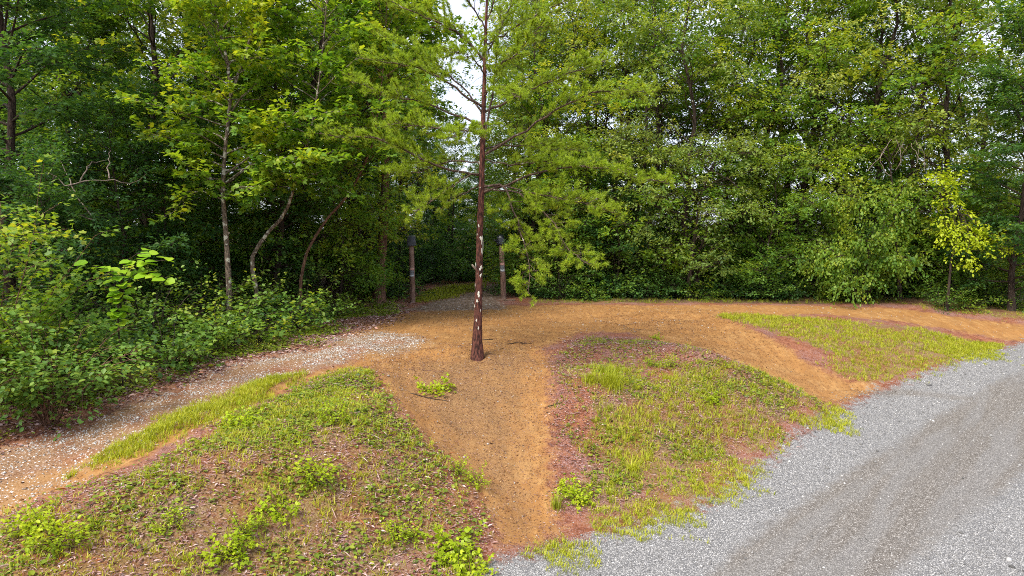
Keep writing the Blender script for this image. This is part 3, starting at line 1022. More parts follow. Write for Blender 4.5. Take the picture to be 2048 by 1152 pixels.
def post(base, H, lean, name, label, bag, marker_h):
    o = bpy.data.objects.new(name, None)
    COL.objects.link(o)
    o.location = base
    tag(o, label, 'post')
    g = Geo()
    zz = np.linspace(-.2, H, 12)
    pts = np.column_stack([lean * zz + .008 * np.sin(zz * 2.1), .006 * np.cos(zz * 3), zz])
    rad = np.linspace(.128, .108, 12)
    g.tube(pts, rad, 14, .5, True, .05)
    ob('pole', g.mesh(name + '_pole', M['post_wood'], True), o)
    top = np.array([lean * H, 0, H])
    if not bag:   # folded sheet hood, flaring at the bottom with a sloping top
        V, F = [], []
        for z, hw, hd, yo in ((-.17, .185, .185, -.02), (-.15, .185, .185, -.02), (.10, .158, .165, 0), (.21, .150, .150, 0)):
            for sx, sy in ((-1, -1), (1, -1), (1, 1), (-1, 1)):
                zz_ = z + (.06 if (z > .2 and sy > 0) else 0)
                V.append(top + np.array([sx * hw, sy * hd + yo, zz_ - .02]))
        for l in range(3):
            for k in range(4):
                F.append((l * 4 + k, l * 4 + (k + 1) % 4, l * 4 + 4 + (k + 1) % 4, l * 4 + 4 + k))
        F += [(12, 13, 14, 15), (3, 2, 1, 0)]
        c = ob('cap', mkmesh('post_cap', V, [F], M['cap_slate']), o)
        m = c.modifiers.new('bevel', 'BEVEL')
        m.width = .012
        m.segments = 2
    else:         # black sheeting bagged over the top and tied with cord
        V, F = [], []
        ns = 18
        prof = [(-.21, .150), (-.17, .175), (-.10, .195), (0, .185), (.10, .165), (.19, .135), (.25, .07), (.26, .0)]
        for i, (z, rr) in enumerate(prof):
            for k in range(ns):
                th = 2 * math.pi * k / ns
                q = rr * (1 + .13 * math.sin(3 * th + i * .9) + .08 * math.sin(7 * th - i * 1.7))
                V.append(top + np.array([math.cos(th) * q - .02, math.sin(th) * q, z - .05 + .02 * math.sin(2 * th)]))
        for i in range(len(prof) - 1):
            for k in range(ns):
                F.append((i * ns + k, i * ns + (k + 1) % ns, (i + 1) * ns + (k + 1) % ns, (i + 1) * ns + k))
        c = ob('cap', mkmesh('post_bag', V, [F], M['cap_black']), o)
        for z0, tilt in ((-.02, .12), (-.12, .05), (.07, -.14)):
            g = Geo()
            th = np.linspace(0, 2 * math.pi, 28)
            q = .205 - .12 * max(0, z0 + .02)
            g.tube(np.column_stack([top[0] - .02 + q * np.cos(th), q * np.sin(th), top[2] + z0 - .04 + tilt * np.sin(th + 1.0) * .6]), .006, 5, .5, False)
            ob('cord', g.mesh('bag_cord', M['cord'], True), c)
        V = top + np.array([[-.17, -.06, -.02], [-.36, -.12, .02], [-.33, -.1, -.06], [-.17, -.08, -.12], [-.17, .02, -.02], [-.34, -.05, .0], [-.32, -.04, -.05], [-.17, .0, -.11]])
        ob('bag_flap', mkmesh('bag_flap', V, [[(0, 1, 2, 3), (4, 7, 6, 5), (0, 4, 5, 1), (3, 2, 6, 7), (1, 5, 6, 2), (0, 3, 7, 4)]], M['cap_black']), c)
    # marker plate: pink band, two grey bands, white band, curved round the pole
    mk = None
    for i, (z0, z1, mt) in enumerate(((.30, .40, 'mk_pink'), (.205, .295, 'mk_grey'), (.105, .20, 'mk_grey'), (.0, .10, 'mk_white'))):
        V, F = [], []
        n = 9
        for k in range(n):
            a = (k / (n - 1) - .5) * 1.75
            for zz_ in (z0, z1):
                for rr in (.126, .134):
                    z_ = marker_h + zz_ * .9
                    rp = np.interp(z_, [0, H], [.126, .108]) - .126
                    V.append([lean * z_ + math.sin(a) * (rr + rp), -math.cos(a) * (rr + rp), z_])
        for k in range(n - 1):
            b = k * 4
            F += [(b + 1, b + 5, b + 7, b + 3), (b, b + 2, b + 6, b + 4), (b + 2, b + 3, b + 7, b + 6), (b, b + 4, b + 5, b + 1)]
        F += [(0, 1, 3, 2), ((n - 1) * 4, (n - 1) * 4 + 2, (n - 1) * 4 + 3, (n - 1) * 4 + 1)]
        ob('marker_band', mkmesh('marker_band', V, [F], M[mt]), o)
    return o


pa = GT(825, 604)
pb = GT(1007, 598)
post(pa, 2.62, -.004, 'gate_post', 'round wooden post with slate hood and striped marker beside grassy trail', False, 1.12)
post(pb, 2.62, -.035, 'gate_post', 'round wooden post topped with corded black bag beside drooping pine branch', True, 1.22)
g = Geo()
V = np.array([[x, y, z] for z in (0, .05) for x, y in ((-.25, -.08), (.25, -.1), (.25, .08), (-.25, .1))])
bq = ob('loose_board', mkmesh('loose_board', V, [[(3, 2, 1, 0), (4, 5, 6, 7), (0, 1, 5, 4), (1, 2, 6, 5), (2, 3, 7, 6), (3, 0, 4, 7)]], M['board']), None, GT(1014, 601) + [.1, -.12, .01])
tag(bq, 'short weathered board lying at the foot of the bagged post', 'board')

# ------------------------------------------------------------------ trees of the forest edge, left
def local_trunk(pix, Y, dY=0.0):
    b = at(pix[0][0], pix[0][1], Y)
    x, y = b[0], b[1]
    z0 = float(ztrue(x, y))
    pts = [np.array([x, y, z0])]
    n = len(pix)
    for i, (a, c) in enumerate(pix[1:]):
        pts.append(at(a, c, Y + dY * (i + 1) / n))
    pts = np.array(pts)
    return pts - pts[0], pts[0]


def custom_tree(pix, Y, label, name='maple_tree', dY=0., limbs=(), **kw):
    tk, base = local_trunk(pix, Y, dY)
    lb = [(np.array([at(a, b, Y + dd * i / max(1, len(pl) - 1)) for i, (a, b) in enumerate(pl)]) - base, rad, tn) for pl, rad, dd, tn in limbs]
    o = gen_tree(trunk=tk, H=tk[-1][2], name=name, limbs=lb, **kw)
    o.location = base
    return tag(o, label, 'tree')


custom_tree([(460, 640), (458, 575), (452, 470), (445, 380), (450, 300), (462, 190), (455, 120), (430, 30), (415, -60), (400, -190)], 21.0,
            'pale-barked maple sapling with lichen spots rising straight from the leafy hedge', seed=101, r0=.095, cb=.30, cr=2.7, nb=44, tpl=T_MAPLE, size=.16, k=11, bark='bark_pale', leaf='leaf_maple', tint=.54, droop=.45, dens=4.0,
            limbs=[([(462, 190), (490, 110), (505, 60), (520, 0), (545, -110)], .05, .5, .7), ([(450, 300), (400, 270), (360, 262), (320, 265)], .025, -1.0, .6), ([(446, 400), (400, 380), (370, 395), (345, 425)], .02, -.8, .7),
                   ([(448, 350), (520, 300), (560, 250), (600, 220)], .03, -1.0, .65), ([(444, 370), (500, 330), (560, 315), (650, 320)], .025, -1.2, .62)])
custom_tree([(520, 640), (512, 575), (500, 520), (530, 470), (570, 430), (590, 370), (605, 320), (625, 250), (640, 150), (650, 50), (660, -90)], 21.6,
            'crooked grey maple trunk bending right with a mossy lower stem', seed=102, r0=.075, cb=.42, cr=2.4, nb=34, tpl=T_MAPLE, size=.16, k=10, bark='bark_pale', leaf='leaf_maple', tint=.55, droop=.45, dens=4.0,
            limbs=[([(590, 370), (560, 375), (520, 385), (490, 400)], .02, -.8, .5), ([(600, 345), (640, 350), (680, 375), (700, 385)], .02, -.8, .5)])
custom_tree([(598, 630), (602, 550), (615, 500), (635, 465), (660, 430), (690, 400), (720, 350), (745, 290), (760, 200), (770, 100), (775, -50)], 22.8,
            'thin reddish sapling trunk leaning right above the end of the hedge', seed=103, r0=.06, cb=.45, cr=2.4, nb=32, tpl=T_MAPLE, size=.16, k=10, bark='bark_brown', leaf='leaf_mid', tint=.5, droop=.45, dens=4.0)
custom_tree([(757, 595), (763, 520), (768, 430), (772, 330), (765, 200), (758, 60), (750, -100), (745, -220)], 29.5,
            'thick straight brown tree trunk beside the hooded post', name='oak_tree', seed=104, r0=.24, cb=.40, cr=4.2, nb=56, tpl=T_MAPLE, size=.18, k=9, bark='bark_brown', leaf='leaf_maple', tint=.6, droop=.5, dens=3.4)

# kinds used for many trees
kA = Kind(clump_tree(201, 17, .19, .08, 3.8, 64, .17, 8, 'leaf_mid', .48, 'broadleaf_tree', tpl=T_MAPLE, rc=(.8, 1.4), ns=40))
kB = Kind(gen_tree(202, 15.5, .16, .06, 3.2, 72, T_OVAL, .17, 16, leaf='leaf_dark', tint=.5, name='broadleaf_tree'))
kC = Kind(clump_tree(203, 16.5, .16, .05, 3.7, 74, .15, 12, 'leaf_olive', .45, 'broadleaf_tree', hang=.4, lean=(.8, .3)))
kD = Kind(clump_tree(204, 15.5, .14, .05, 3.6, 72, .15, 12, 'leaf_mid', .62, 'broadleaf_tree', stems=2))
kI = Kind(clump_tree(210, 16, .15, .05, 3.7, 72, .155, 12, 'leaf_maple', .5, 'broadleaf_tree', stems=2, lean=(-.9, 0)))
kE = Kind(gen_tree(205, 17.0, .15, .30, 3.2, 40, T_OVAL, .19, 12, leaf='leaf_dark', tint=.32, name='woodland_tree', dens=3.4))  # leaf tint lowered, painting in the shade of the deep wood
kF = Kind(gen_tree(206, 17.0, .12, .32, 3.1, 40, T_OVAL, .19, 12, leaf='leaf_mid', tint=.4, name='woodland_tree', dens=3.2))
kG = Kind(gen_tree(207, 7.0, .06, .06, 2.5, 44, T_OVAL, .15, 14, leaf='leaf_dark', tint=.3, name='understory_tree', dens=4.4, elev=(60, 0)))  # darkened leaf tint stands in for shade in the low hollows
kH = Kind(clump_tree(208, 7.2, .07, .04, 2.5, 40, .14, 11, 'leaf_mid', .5, 'understory_tree', rc=(.55, 1.0), ns=40))

LEFT = [(kB, 18, 19.5, 1.0, 'dark broadleaf tree at the far left of the picture, thick trunk'),
        (kB, 150, 25.0, .95, 'dark leafy tree behind the bare dead branches'),
        (kG, 240, 20.5, .95, 'low dark understory tree above the large-leaved shrub'),
        (kA, 300, 25.5, .95, 'maple with layered leaves behind the pale-barked sapling, to its left'),
        (kG, 345, 22.5, 1.0, 'shaded understory tree just left of the pale-barked sapling'),
        (kI, 600, 27.0, 1.05, 'tall yellow-green maple between the crooked trunk and the pine'),
        (kB, 560, 25.0, .8, 'dark tree filling the gap behind the crooked grey trunk'),
        (kD, 690, 30.5, 1.05, 'bright leafy tree left of the thick brown trunk'),
        (kH, 672, 27.0, .85, 'fresh green understory tree overhanging the thick brown trunk'),
        (kG, 90, 17.5, .72, 'dark sapling behind the shrubs at the left edge'),
        (kC, 420, 29.5, 1.1, 'olive tree crown showing above the pale-barked sapling')]
for i, (k, px, Y, s, lab) in enumerate(LEFT):
    k.put(px, Y, i * 1.9, (s, s, s), lab)

RIGHT = [(kD, 1085, 33.5, .95, 'light green tree right of the bagged post behind the drooping pine branch'),
         (kH, 1120, 31.5, .95, 'leafy understory tree under the right-hand pine branches'),
         (kC, 1180, 34.0, 1.05, 'tall olive-green tree at the tips of the pine branches'),
         (kG, 1235, 31.8, .8, 'dark low tree between pine branch tips and drooping olive tree'),
         (kI, 1290, 33.0, 1.05, 'tall fresh green tree left of the drooping olive tree'),
         (kC, 1400, 31.5, .95, 'drooping olive-green tree arching over the far edge of the clay'),
         (kI, 1480, 34.5, 1.05, 'tall maple behind the drooping olive tree'),
         (kH, 1545, 31.0, .85, 'layered green small tree between the olive tree and vine mound'),
         (kD, 1620, 33.5, 1.1, 'tall light tree rising behind the vine-covered mound'),
         (kC, 1720, 32.5, 1.05, 'tall olive tree above the vine-covered mound, upper right'),
         (kI, 1820, 33.0, 1.1, 'tall yellowish tree between vine mound and yellow sapling'),
         (kA, 1900, 31.0, .95, 'spreading maple above the yellow-leaved sapling'),
         (kB, 2030, 27.5, .8, 'dark blue-green tree at the right edge of the picture'),
         (kH, 1960, 29.5, .8, 'green understory tree behind the yellow sapling'),
         (kG, 1760, 31.0, .7, 'dark understory tree behind the vine mound')]
RIGHT += [(kI, 1240, 36.0, 1.1, 'tall yellow-green crown above the pine branch tips'), (kA, 1560, 36.5, 1.1, 'tall maple crown in the gap above the layered small tree'),
          (kD, 1950, 34.5, 1.1, 'tall light tree behind the spreading maple on the right'),
          (kD, 1195, 38.5, 1.0, 'light crown filling the gap between pine tips and olive tree'), (kC, 1110, 37.0, 1.05, 'olive crown just right of the sky gap by the pine')]
for i, (k, px, Y, s, lab) in enumerate(RIGHT):
    k.put(px, Y, 2.1 + i * 2.3, (s, s, s), lab)

# deep trees
r_ = np.random.default_rng(55)


def blocked(x, y):
    return float(ldist(PATH_MID, np.array([x]), np.array([y]))[0]) < 1.3 and y < 40


cnt = 0
for i in range(400):
    if cnt >= 34:
        break
    px = r_.uniform(640, 1075)
    Y = r_.uniform(33, 62)
    x = (px - 1024) / FPX * Y
    if blocked(x, Y):
        continue
    corr = 850 < px < 1010
    s = r_.uniform(.45, .62) if corr else r_.uniform(.75, 1.05)
    (kE if cnt % 2 else kF).put(px, Y, r_.uniform(0, 6), (s, s, s), 'slender dark-trunked tree standing deep in the woods behind the two posts', 'tree', 'slender trees behind the posts')
    cnt += 1
for i in range(18):
    px, Y = r_.uniform(-60, 640), r_.uniform(29, 48)
    s = r_.uniform(.8, 1.05)
    (kE, kF, kE)[i % 3].put(px, Y, r_.uniform(0, 6), (s, s, s), 'shaded forest tree standing well behind the left-hand hedge', 'tree', 'shaded trees behind the left hedge')
for i in range(16):
    px, Y = 1080 + 62 * i + r_.uniform(-25, 25), r_.uniform(35, 42)
    s = r_.uniform(.75, 1.0)
    (kF, kE)[i % 2].put(px, Y, r_.uniform(0, 6), (s, s, s), 'forest tree standing behind the front trees on the right', 'tree', 'trees behind the right-hand front row')
cnt = 0
for i in range(300):
    if cnt >= 26:
        break
    px, Y = r_.uniform(600, 1075), r_.uniform(34, 66)
    x = (px - 1024) / FPX * Y
    if blocked(x, Y):
        continue
    s = r_.uniform(.4, .75)
    kG.put(px, Y, r_.uniform(0, 6), (s, s, s * .8), 'low shaded understory tree beyond the posts in the dark woods', 'tree', 'understory beyond the posts')
    cnt += 1
for i in range(14):
    px, Y = r_.uniform(-60, 640), r_.uniform(26, 36)
    s = r_.uniform(.55, .8)
    (kG, kB, kG)[i % 3].put(min(px, 590), Y, r_.uniform(0, 6), (s, s, s * .85), 'low shaded tree in the dark wood behind the left hedge', 'tree', 'low shaded trees behind the left hedge')
for i in range(14):
    px, Y = 1090 + 68 * i + r_.uniform(-25, 25), r_.uniform(33, 37)
    s = r_.uniform(.45, .62)
    (kG, kH)[i % 2].put(px, Y, r_.uniform(0, 6), (s, s, s * .8), 'low dark tree between the trunks behind the right-hand edge', 'tree', 'low trees behind the right edge')
for i in range(34):
    px, Y = 1075 + 31 * i + r_.uniform(-25, 25), r_.uniform(36, 47)
    s = r_.uniform(.75, 1.1)
    (kG, kG, kH)[i % 3].put(px, Y, r_.uniform(0, 6), (s, s, s * .85), 'middle-height tree filling the wood behind the right front row', 'tree', 'middle trees behind the right front row')
for i in range(24):
    px, Y = -60 + 32 * i + r_.uniform(-20, 20), r_.uniform(34, 50)
    s = r_.uniform(.7, 1.05)
    (kG, kH)[i % 2].put(px, Y, r_.uniform(0, 6), (s, s, s * .85), 'middle-height tree filling the wood far behind the left hedge', 'tree', 'middle trees far behind the left hedge')
for i in range(14):
    px, Y = 720 + 25 * i + r_.uniform(-15, 15), r_.uniform(62, 75)
    s = r_.uniform(1.1, 1.45)
    kG.put(px, Y, r_.uniform(0, 6), (s, s, s * .85), 'dim far tree closing the view along the trail', 'tree', 'far trees closing the trail view')
# ------------------------------------------------------------------ shrubs along the forest edge
ORD = 'first second third fourth fifth sixth seventh eighth ninth tenth eleventh twelfth thirteenth fourteenth fifteenth sixteenth seventeenth eighteenth nineteenth twentieth twenty-first twenty-second twenty-third twenty-fourth'.split()
sA = Kind(gen_shrub(301, 1.7, 1.2, 13, T_LEAF, .10, 8, 'leaf_shrub', .42))
sB = Kind(gen_shrub(302, 1.3, 1.2, 13, T_MAPLE, .12, 7, 'leaf_shrub', .45))
sC = Kind(gen_shrub(303, 1.0, .95, 12, T_LEAF, .10, 8, 'leaf_mid', .45))
sD = Kind(gen_shrub(304, .65, .7, 10, T_LEAF, .085, 7, 'leaf_mid', .6))
sE = Kind(gen_shrub(305, 1.5, 1.4, 14, T_OVAL, .13, 9, 'leaf_dark', .28))  # low tint puts the shade of the forest-edge hollows into the leaf colour
HEDGE = [(sA, 40, 14.6, 1.25, 'tall dark shrub behind the elm-leaved bush at the left edge'), (sE, 215, 17.2, 1.0, 'dark shrub below the large-leaved plant'), (sB, 330, 16.4, .95, 'low dark lobed shrub spilling onto the leaf litter'),
         (sA, 300, 18.4, 1.2, 'dark shrub behind the large-leaved plant'), (sC, 400, 17.4, .85, 'rounded green bush at the edge of the stony drive'), (sB, 440, 18.6, 1.15, 'lobed-leaf shrub in front of the pale-barked sapling'),
         (sC, 500, 19.2, 1.2, 'green shrub under the crooked grey trunk'), (sA, 405, 20.5, 1.2, 'taller shrub left of the pale sapling foot'), (sC, 560, 20.8, 1.35, 'bright round bush near the end of the left hedge'),
         (sA, 600, 21.8, 1.0, 'last full bush of the left hedge beside the clay'), (sD, 665, 24.5, .9, 'small leafy bush between hedge and thick brown trunk'), (sD, 715, 27.0, .9, 'small bush left of the thick brown trunk foot'),
         (sB, 110, 16.8, 1.2, 'dense lobed shrub behind the elm-leaved bush'), (sD, 250, 14.9, .55, 'small upright weed at the shaded foot of the left hedge'), (sE, -60, 15.0, 1.2, 'dark shrub cut by the left edge of the picture'),
         (sD, 520, 18.3, .5, 'tiny weed bush on the litter below the hedge'), (sB, 640, 23.6, .6, 'low shrub on the leaf litter near the hedge end'), (sA, 180, 20.0, 1.2, 'tall shaded shrub under the dead branches'), (sE, 480, 22.0, 1.3, 'shaded shrub between the pale and the crooked trunk')]
for i, (k, px, Y, s, lab) in enumerate(HEDGE):
    k.put(px, Y, 1.3 * i, (s, s, s), lab, 'shrub')
r_ = np.random.default_rng(66)
for i in range(24):
    px, Y = 1070 + 42 * i + r_.uniform(-12, 12), r_.uniform(30.6, 31.6)
    if px > 1850:
        Y -= (px - 1850) / 190 * 3.2
    s = r_.uniform(.65, 1.05)
    (sE, sA, sE, sC, sB)[i % 5].put(px, Y, r_.uniform(0, 6), (s, s, s * r_.uniform(.7, 1)), ORD[i] + ' bush from the bagged post in the low row along the right forest edge', 'shrub', 'bushes along the right forest edge')
for i in range(16):
    px, Y = r_.uniform(1070, 2060), r_.uniform(31.5, 34)
    s = r_.uniform(1.0, 1.5)
    (sE, sA)[i % 2].put(px, Y - max(0, px - 1850) / 190 * 3, r_.uniform(0, 6), (s, s, s), 'tall dark shrub in the shade behind the low right-hand bushes', 'shrub', 'shaded shrubs behind the right bushes')
for px, Y, s, lab in [(790, 31.5, 1.0, 'bush right behind the hooded post'), (900, 41, 1.1, 'shaded bush where the trail bends'), 
                      (740, 31.5, .9, 'shaded bush behind the thick brown trunk'), (1035, 33.0, 1.0, 'bush behind the bagged post'), (1060, 36.0, 1.1, 'dark bush right of the trail bend'), (940, 46, 1.2, 'dark bush closing the far end of the trail')]:
    sE.put(px, Y, px * .1, (s, s, s), lab, 'shrub')
sA.put(1893, 27.9, 1.0, (.75, .75, .6), 'low bush around the foot of the yellow sapling', 'shrub')
sC.put(1945, 27.6, 2.0, (.8, .8, .7), 'low bush right of the yellow sapling foot', 'shrub')
r_ = np.random.default_rng(67)
for i in range(22):
    px, Y = r_.uniform(640, 1070), r_.uniform(42, 62)
    s = r_.uniform(1.2, 1.9)
    sE.put(px, Y, r_.uniform(0, 6), (s, s, s), 'dark shrub deep in the woods beyond the trail', 'shrub', 'dark shrubs beyond the trail')

# vine mound, yellow sapling, overhanging yellow branch on the right
vm = gen_shrub(311, 3.0, 2.3, 26, T_ROUND, .085, 13, 'leaf_mid', .55, 'vine_mound', 4.6, .2, .3, .5)
tag(place(vm, 1722, 29.2, 0, (.92, .92, 1.75), None, True), 'large rounded mound of light green vine leaves at the forest edge', 'shrub')
custom_tree([(1895, 600), (1902, 520), (1925, 450), (1915, 420), (1890, 385), (1870, 350)], 27.5, 'small sapling with bright yellow-green leaves hanging over the grass', name='yellow_sapling', seed=321, r0=.06, cb=.7, cr=.9, nb=9, tpl=T_LEAF, size=.12, k=14,
            bark='bark_dark', leaf='leaf_yellow', tint=.5, hang=.5, limbs=[([(1915, 430), (1935, 430), (1955, 450), (1985, 478), (2005, 490)], .03, -.8, .6), ([(1905, 405), (1930, 440), (1940, 475), (1935, 505)], .025, -1.0, .5), ([(1895, 395), (1905, 420), (1912, 460), (1905, 490)], .02, -.6, .5), ([(1880, 385), (1890, 420), (1895, 450)], .02, -.4, .5), ([(1925, 440), (1950, 470), (1960, 500), (1950, 515)], .02, -.7, .6), ([(1935, 430), (1970, 460), (1990, 470)], .02, -.3, .6)])
custom_tree([(1800, 600), (1795, 520), (1790, 420), (1780, 330), (1772, 270), (1770, 240)], 30.0, 'dark sapling trunk carrying a yellow-green arched branch with hanging vines', name='arched_tree', seed=322, r0=.09, cb=.8, cr=1.2, nb=6, tpl=T_OVAL, size=.14, k=10,
            bark='bark_dark', leaf='leaf_yellow', tint=.15, hang=.4, limbs=[([(1778, 320), (1800, 285), (1830, 272), (1860, 275), (1880, 285)], .03, -.8, .3), ([(1780, 325), (1755, 295), (1720, 290), (1690, 310), (1670, 335)], .03, -.8, .25)])
custom_tree([(1375, 600), (1385, 500), (1400, 400), (1420, 340), (1470, 300), (1500, 285)], 31.2, 'leaning dark-limbed tree with arching sprays left of the vine mound', name='arching_tree', seed=323, r0=.11, cb=.5, cr=2.4, nb=22, tpl=T_OVAL, size=.13, k=12,
            bark='bark_dark', leaf='leaf_olive', tint=.45, hang=.45, droop=.9, limbs=[([(1400, 400), (1350, 330), (1300, 310), (1250, 320)], .05, -1.2, .5), ([(1420, 340), (1460, 360), (1500, 400), (1530, 440)], .04, -1.5, .5), ([(1390, 440), (1340, 420), (1300, 440), (1280, 470)], .03, -1.2, .45)])

# hanging bare vines
g = Geo()
vr = np.random.default_rng(9)
B0 = at(1790, 285, 27.6)
for i in range(9):
    p = at(1775 + 8 * i, 285 + vr.uniform(-8, 8), 27.6 + vr.uniform(-.2, .2)) - B0
    g.tube(curve_pts(p, [vr.normal(0, .4), vr.normal(0, .2), -1], vr.uniform(.7, 1.7), 9, .5, .28, vr), .011, 4, .5, False)
vo_ = ob('hanging_vines', g.mesh('hanging_vines', M['twig_dead'], True), None, B0)
tag(vo_, 'tangle of bare grey vines hanging under the yellow-green branch', 'vine')

# dead bare branch on the left
g = Geo()
B0 = at(185, 400, 18.6)
for pl in ([(185, 440), (150, 390), (110, 350), (75, 345)], [(130, 372), (170, 362), (220, 358), (270, 368), (290, 350)], [(150, 390), (135, 350), (120, 320)], [(160, 365), (175, 335), (185, 325), (215, 320)], [(110, 350), (95, 375), (70, 385)], [(185, 440), (120, 420), (75, 410)], [(220, 358), (215, 330), (222, 300)], [(120, 420), (100, 440), (92, 455)]):
    pts = np.array([at(a, b, 18.6 + .25 * i) for i, (a, b) in enumerate(pl)]) - B0
    f, _ = interp(pts, np.linspace(0, 1, 10))
    f += vr.normal(0, .02, f.shape)
    g.tube(f, np.linspace(.022, .006, 10), 5, .6, False)
tag(ob('dead_branch', g.mesh('dead_branch', M['twig_dead'], True), None, B0), 'bare grey dead branch sticking out of the shaded left trees', 'branch')

# ------------------------------------------------------------------ near left plants with leaves of their own
def leafy(name, label, loc, stems, size, tplset, mat, k, step, n_single, seed, dens=4.0, sec=.4, spread=.26, hang=.25, tint=.5, cam_sort=True, rest=True, rad=.018):
    r = np.random.default_rng(seed)
    root = bpy.data.objects.new(name, None)
    COL.objects.link(root)
    root.location = [float(v) for v in loc]
    tag(root, label, 'shrub')
    tg, sp = Geo(), Sprays()
    for br in stems:
        tg.tube(br, np.linspace(rad, .006, len(br)), 5, .5, False)
        sp.along(tg, br, r, dens, sec, step, .2, tint + r.normal(0, .06), .007, .35)
    ob('stems', tg.mesh(name + '_stems', M['bark_brown'], True), root)
    pos, ld, nr, S, tt = sp.leaves(None, r, k, size, spread, spread * .6, tplset, .4, hang, .10, .2)
    world = pos + np.asarray(loc)
    depth = np.linalg.norm(world - np.array([0, 0, CAMZ]), axis=1)
    order = np.argsort(depth)
    pick = order[:n_single]
    others = order[n_single:]
    ms = []
    for q in range(6):
        ms.append(mkmesh('leaf', tplset[0], [[f for f in tplset[1] if len(f) == kk] for kk in sorted(set(len(f) for f in tplset[1]))], M[mat], np.full(len(tplset[1]), .25 + .1 * q)))
    from mathutils import Matrix
    for i in pick:
        d = unit(ld[i])
        sd = unit(np.cross(nr[i], d))
        nn = np.cross(d, sd)
        mtx = np.eye(4)
        s = S[i]
        mtx[:3, 0], mtx[:3, 1], mtx[:3, 2], mtx[:3, 3] = d * s, sd * s, nn * s, pos[i]
        o = bpy.data.objects.new('leaf', ms[int(np.clip((tt[i] - .2) / .1, 0, 5))])
        COL.objects.link(o)
        o.parent = root
        o.matrix_local = Matrix(mtx.tolist())
    if len(others):
        lg = Geo()
        lg.stamp(pos[others], ld[others], nr[others], S[others], tplset[0], tplset[1], tt[others])
        o = ob('foliage', lg.mesh(name + '_foliage', M[mat]), root)
        o['kind'] = 'stuff'
    return root


r_ = np.random.default_rng(77)


def shrub_stems(n, H, Rad, r, up=1.0):
    out = []
    for i in range(n):
        az = i * 2.4 + r.normal(0, .3)
        o = r.uniform(.2, 1) ** .7
        out.append(curve_pts(np.array([math.cos(az), math.sin(az), 0]) * .1 - [0, 0, .05], [math.cos(az) * o * Rad / H, math.sin(az) * o * Rad / H, up], H * r.uniform(.75, 1.1), 7, .6 + .8 * o, .08, r))
    return out


x_, y_ = -8.75, 13.0
leafy('elm_shrub', 'near shrub with oval fresh green leaves at the lower left edge', (x_, y_, float(ztrue(x_, y_))), shrub_stems(20, 2.1, .95, r_), .105, T_LEAF, 'leaf_shrub', 9, .19, 280, 401, 5.5, .4, .26, .25, .5)
x_, y_ = -10.3, 13.9
leafy('oak_sapling', 'young oak with lobed pale green leaves at the left edge above the near shrub', (x_, y_, float(ztrue(x_, y_))), [s_ for s_ in shrub_stems(12, 4.2, .9, r_)], .12, T_MAPLE, 'leaf_mid', 7, .2, 150, 402, 4.5, .3, .28, .25, .48)
# plant with large round leaves
B0 = GT(230, 735)
B0 = np.array([at(236, 560, 14.4)[0], 14.4, float(ztrue(at(236, 560, 14.4)[0], 14.4))])
st_ = []
for pl in ([(235, 640), (240, 570), (262, 530), (300, 522), (338, 520)], [(235, 640), (236, 570), (225, 545), (200, 535), (182, 530)], [(236, 640), (250, 565), (275, 540), (310, 548), (335, 556)], [(236, 640), (240, 560), (255, 520), (270, 508), (300, 506)]):
    st_.append(np.vstack([[0, 0, -.05], np.array([at(a, b, 14.4 - .10 * i) for i, (a, b) in enumerate(pl)]) - B0]))
root = bpy.data.objects.new('large_leaved_plant', None)
COL.objects.link(root)
root.location = B0
tag(root, 'plant with big round bright green leaves standing out of the dark hedge', 'plant')
tg = Geo()
for br in st_:
    f, _ = interp(br, np.linspace(0, 1, 12))
    tg.tube(f, np.linspace(.016, .006, 12), 5, .5, False)
ob('stems', tg.mesh('large_leaved_stems', M['bark_dark'], True), root)
bl = [mkmesh('large_leaf', T_ROUND[0], [[f for f in T_ROUND[1] if len(f) == 3], [f for f in T_ROUND[1] if len(f) == 4]], M['leaf_big'], np.full(4, v)) for v in (.3, .5, .7, .85)]
from mathutils import Matrix
for si, br in enumerate(st_):
    for q in range(18):
        f = .45 + .55 * q / 17
        p, L = interp(br, [f])
        az = r_.uniform(-2.6, -.5) if q % 2 else r_.uniform(-1.2, .9)
        d = unit(np.array([math.cos(az), math.sin(az), r_.uniform(-.35, .05)]))
        nr_ = unit(np.array([0, -.35, 1]) + r_.normal(0, .22, 3))
        sd = unit(np.cross(nr_, d))
        nn = np.cross(d, sd)
        s = r_.uniform(.15, .26)
        p = p[0] + d * .06 + np.array([0, 0, r_.normal(0, .05)])
        mtx = np.eye(4)
        mtx[:3, 0], mtx[:3, 1], mtx[:3, 2], mtx[:3, 3] = d * s, sd * s, nn * s, p
        o = bpy.data.objects.new('leaf', bl[(q * 3 + si) % 4])
        COL.objects.link(o)
        o.parent = root
        o.matrix_local = Matrix(mtx.tolist())

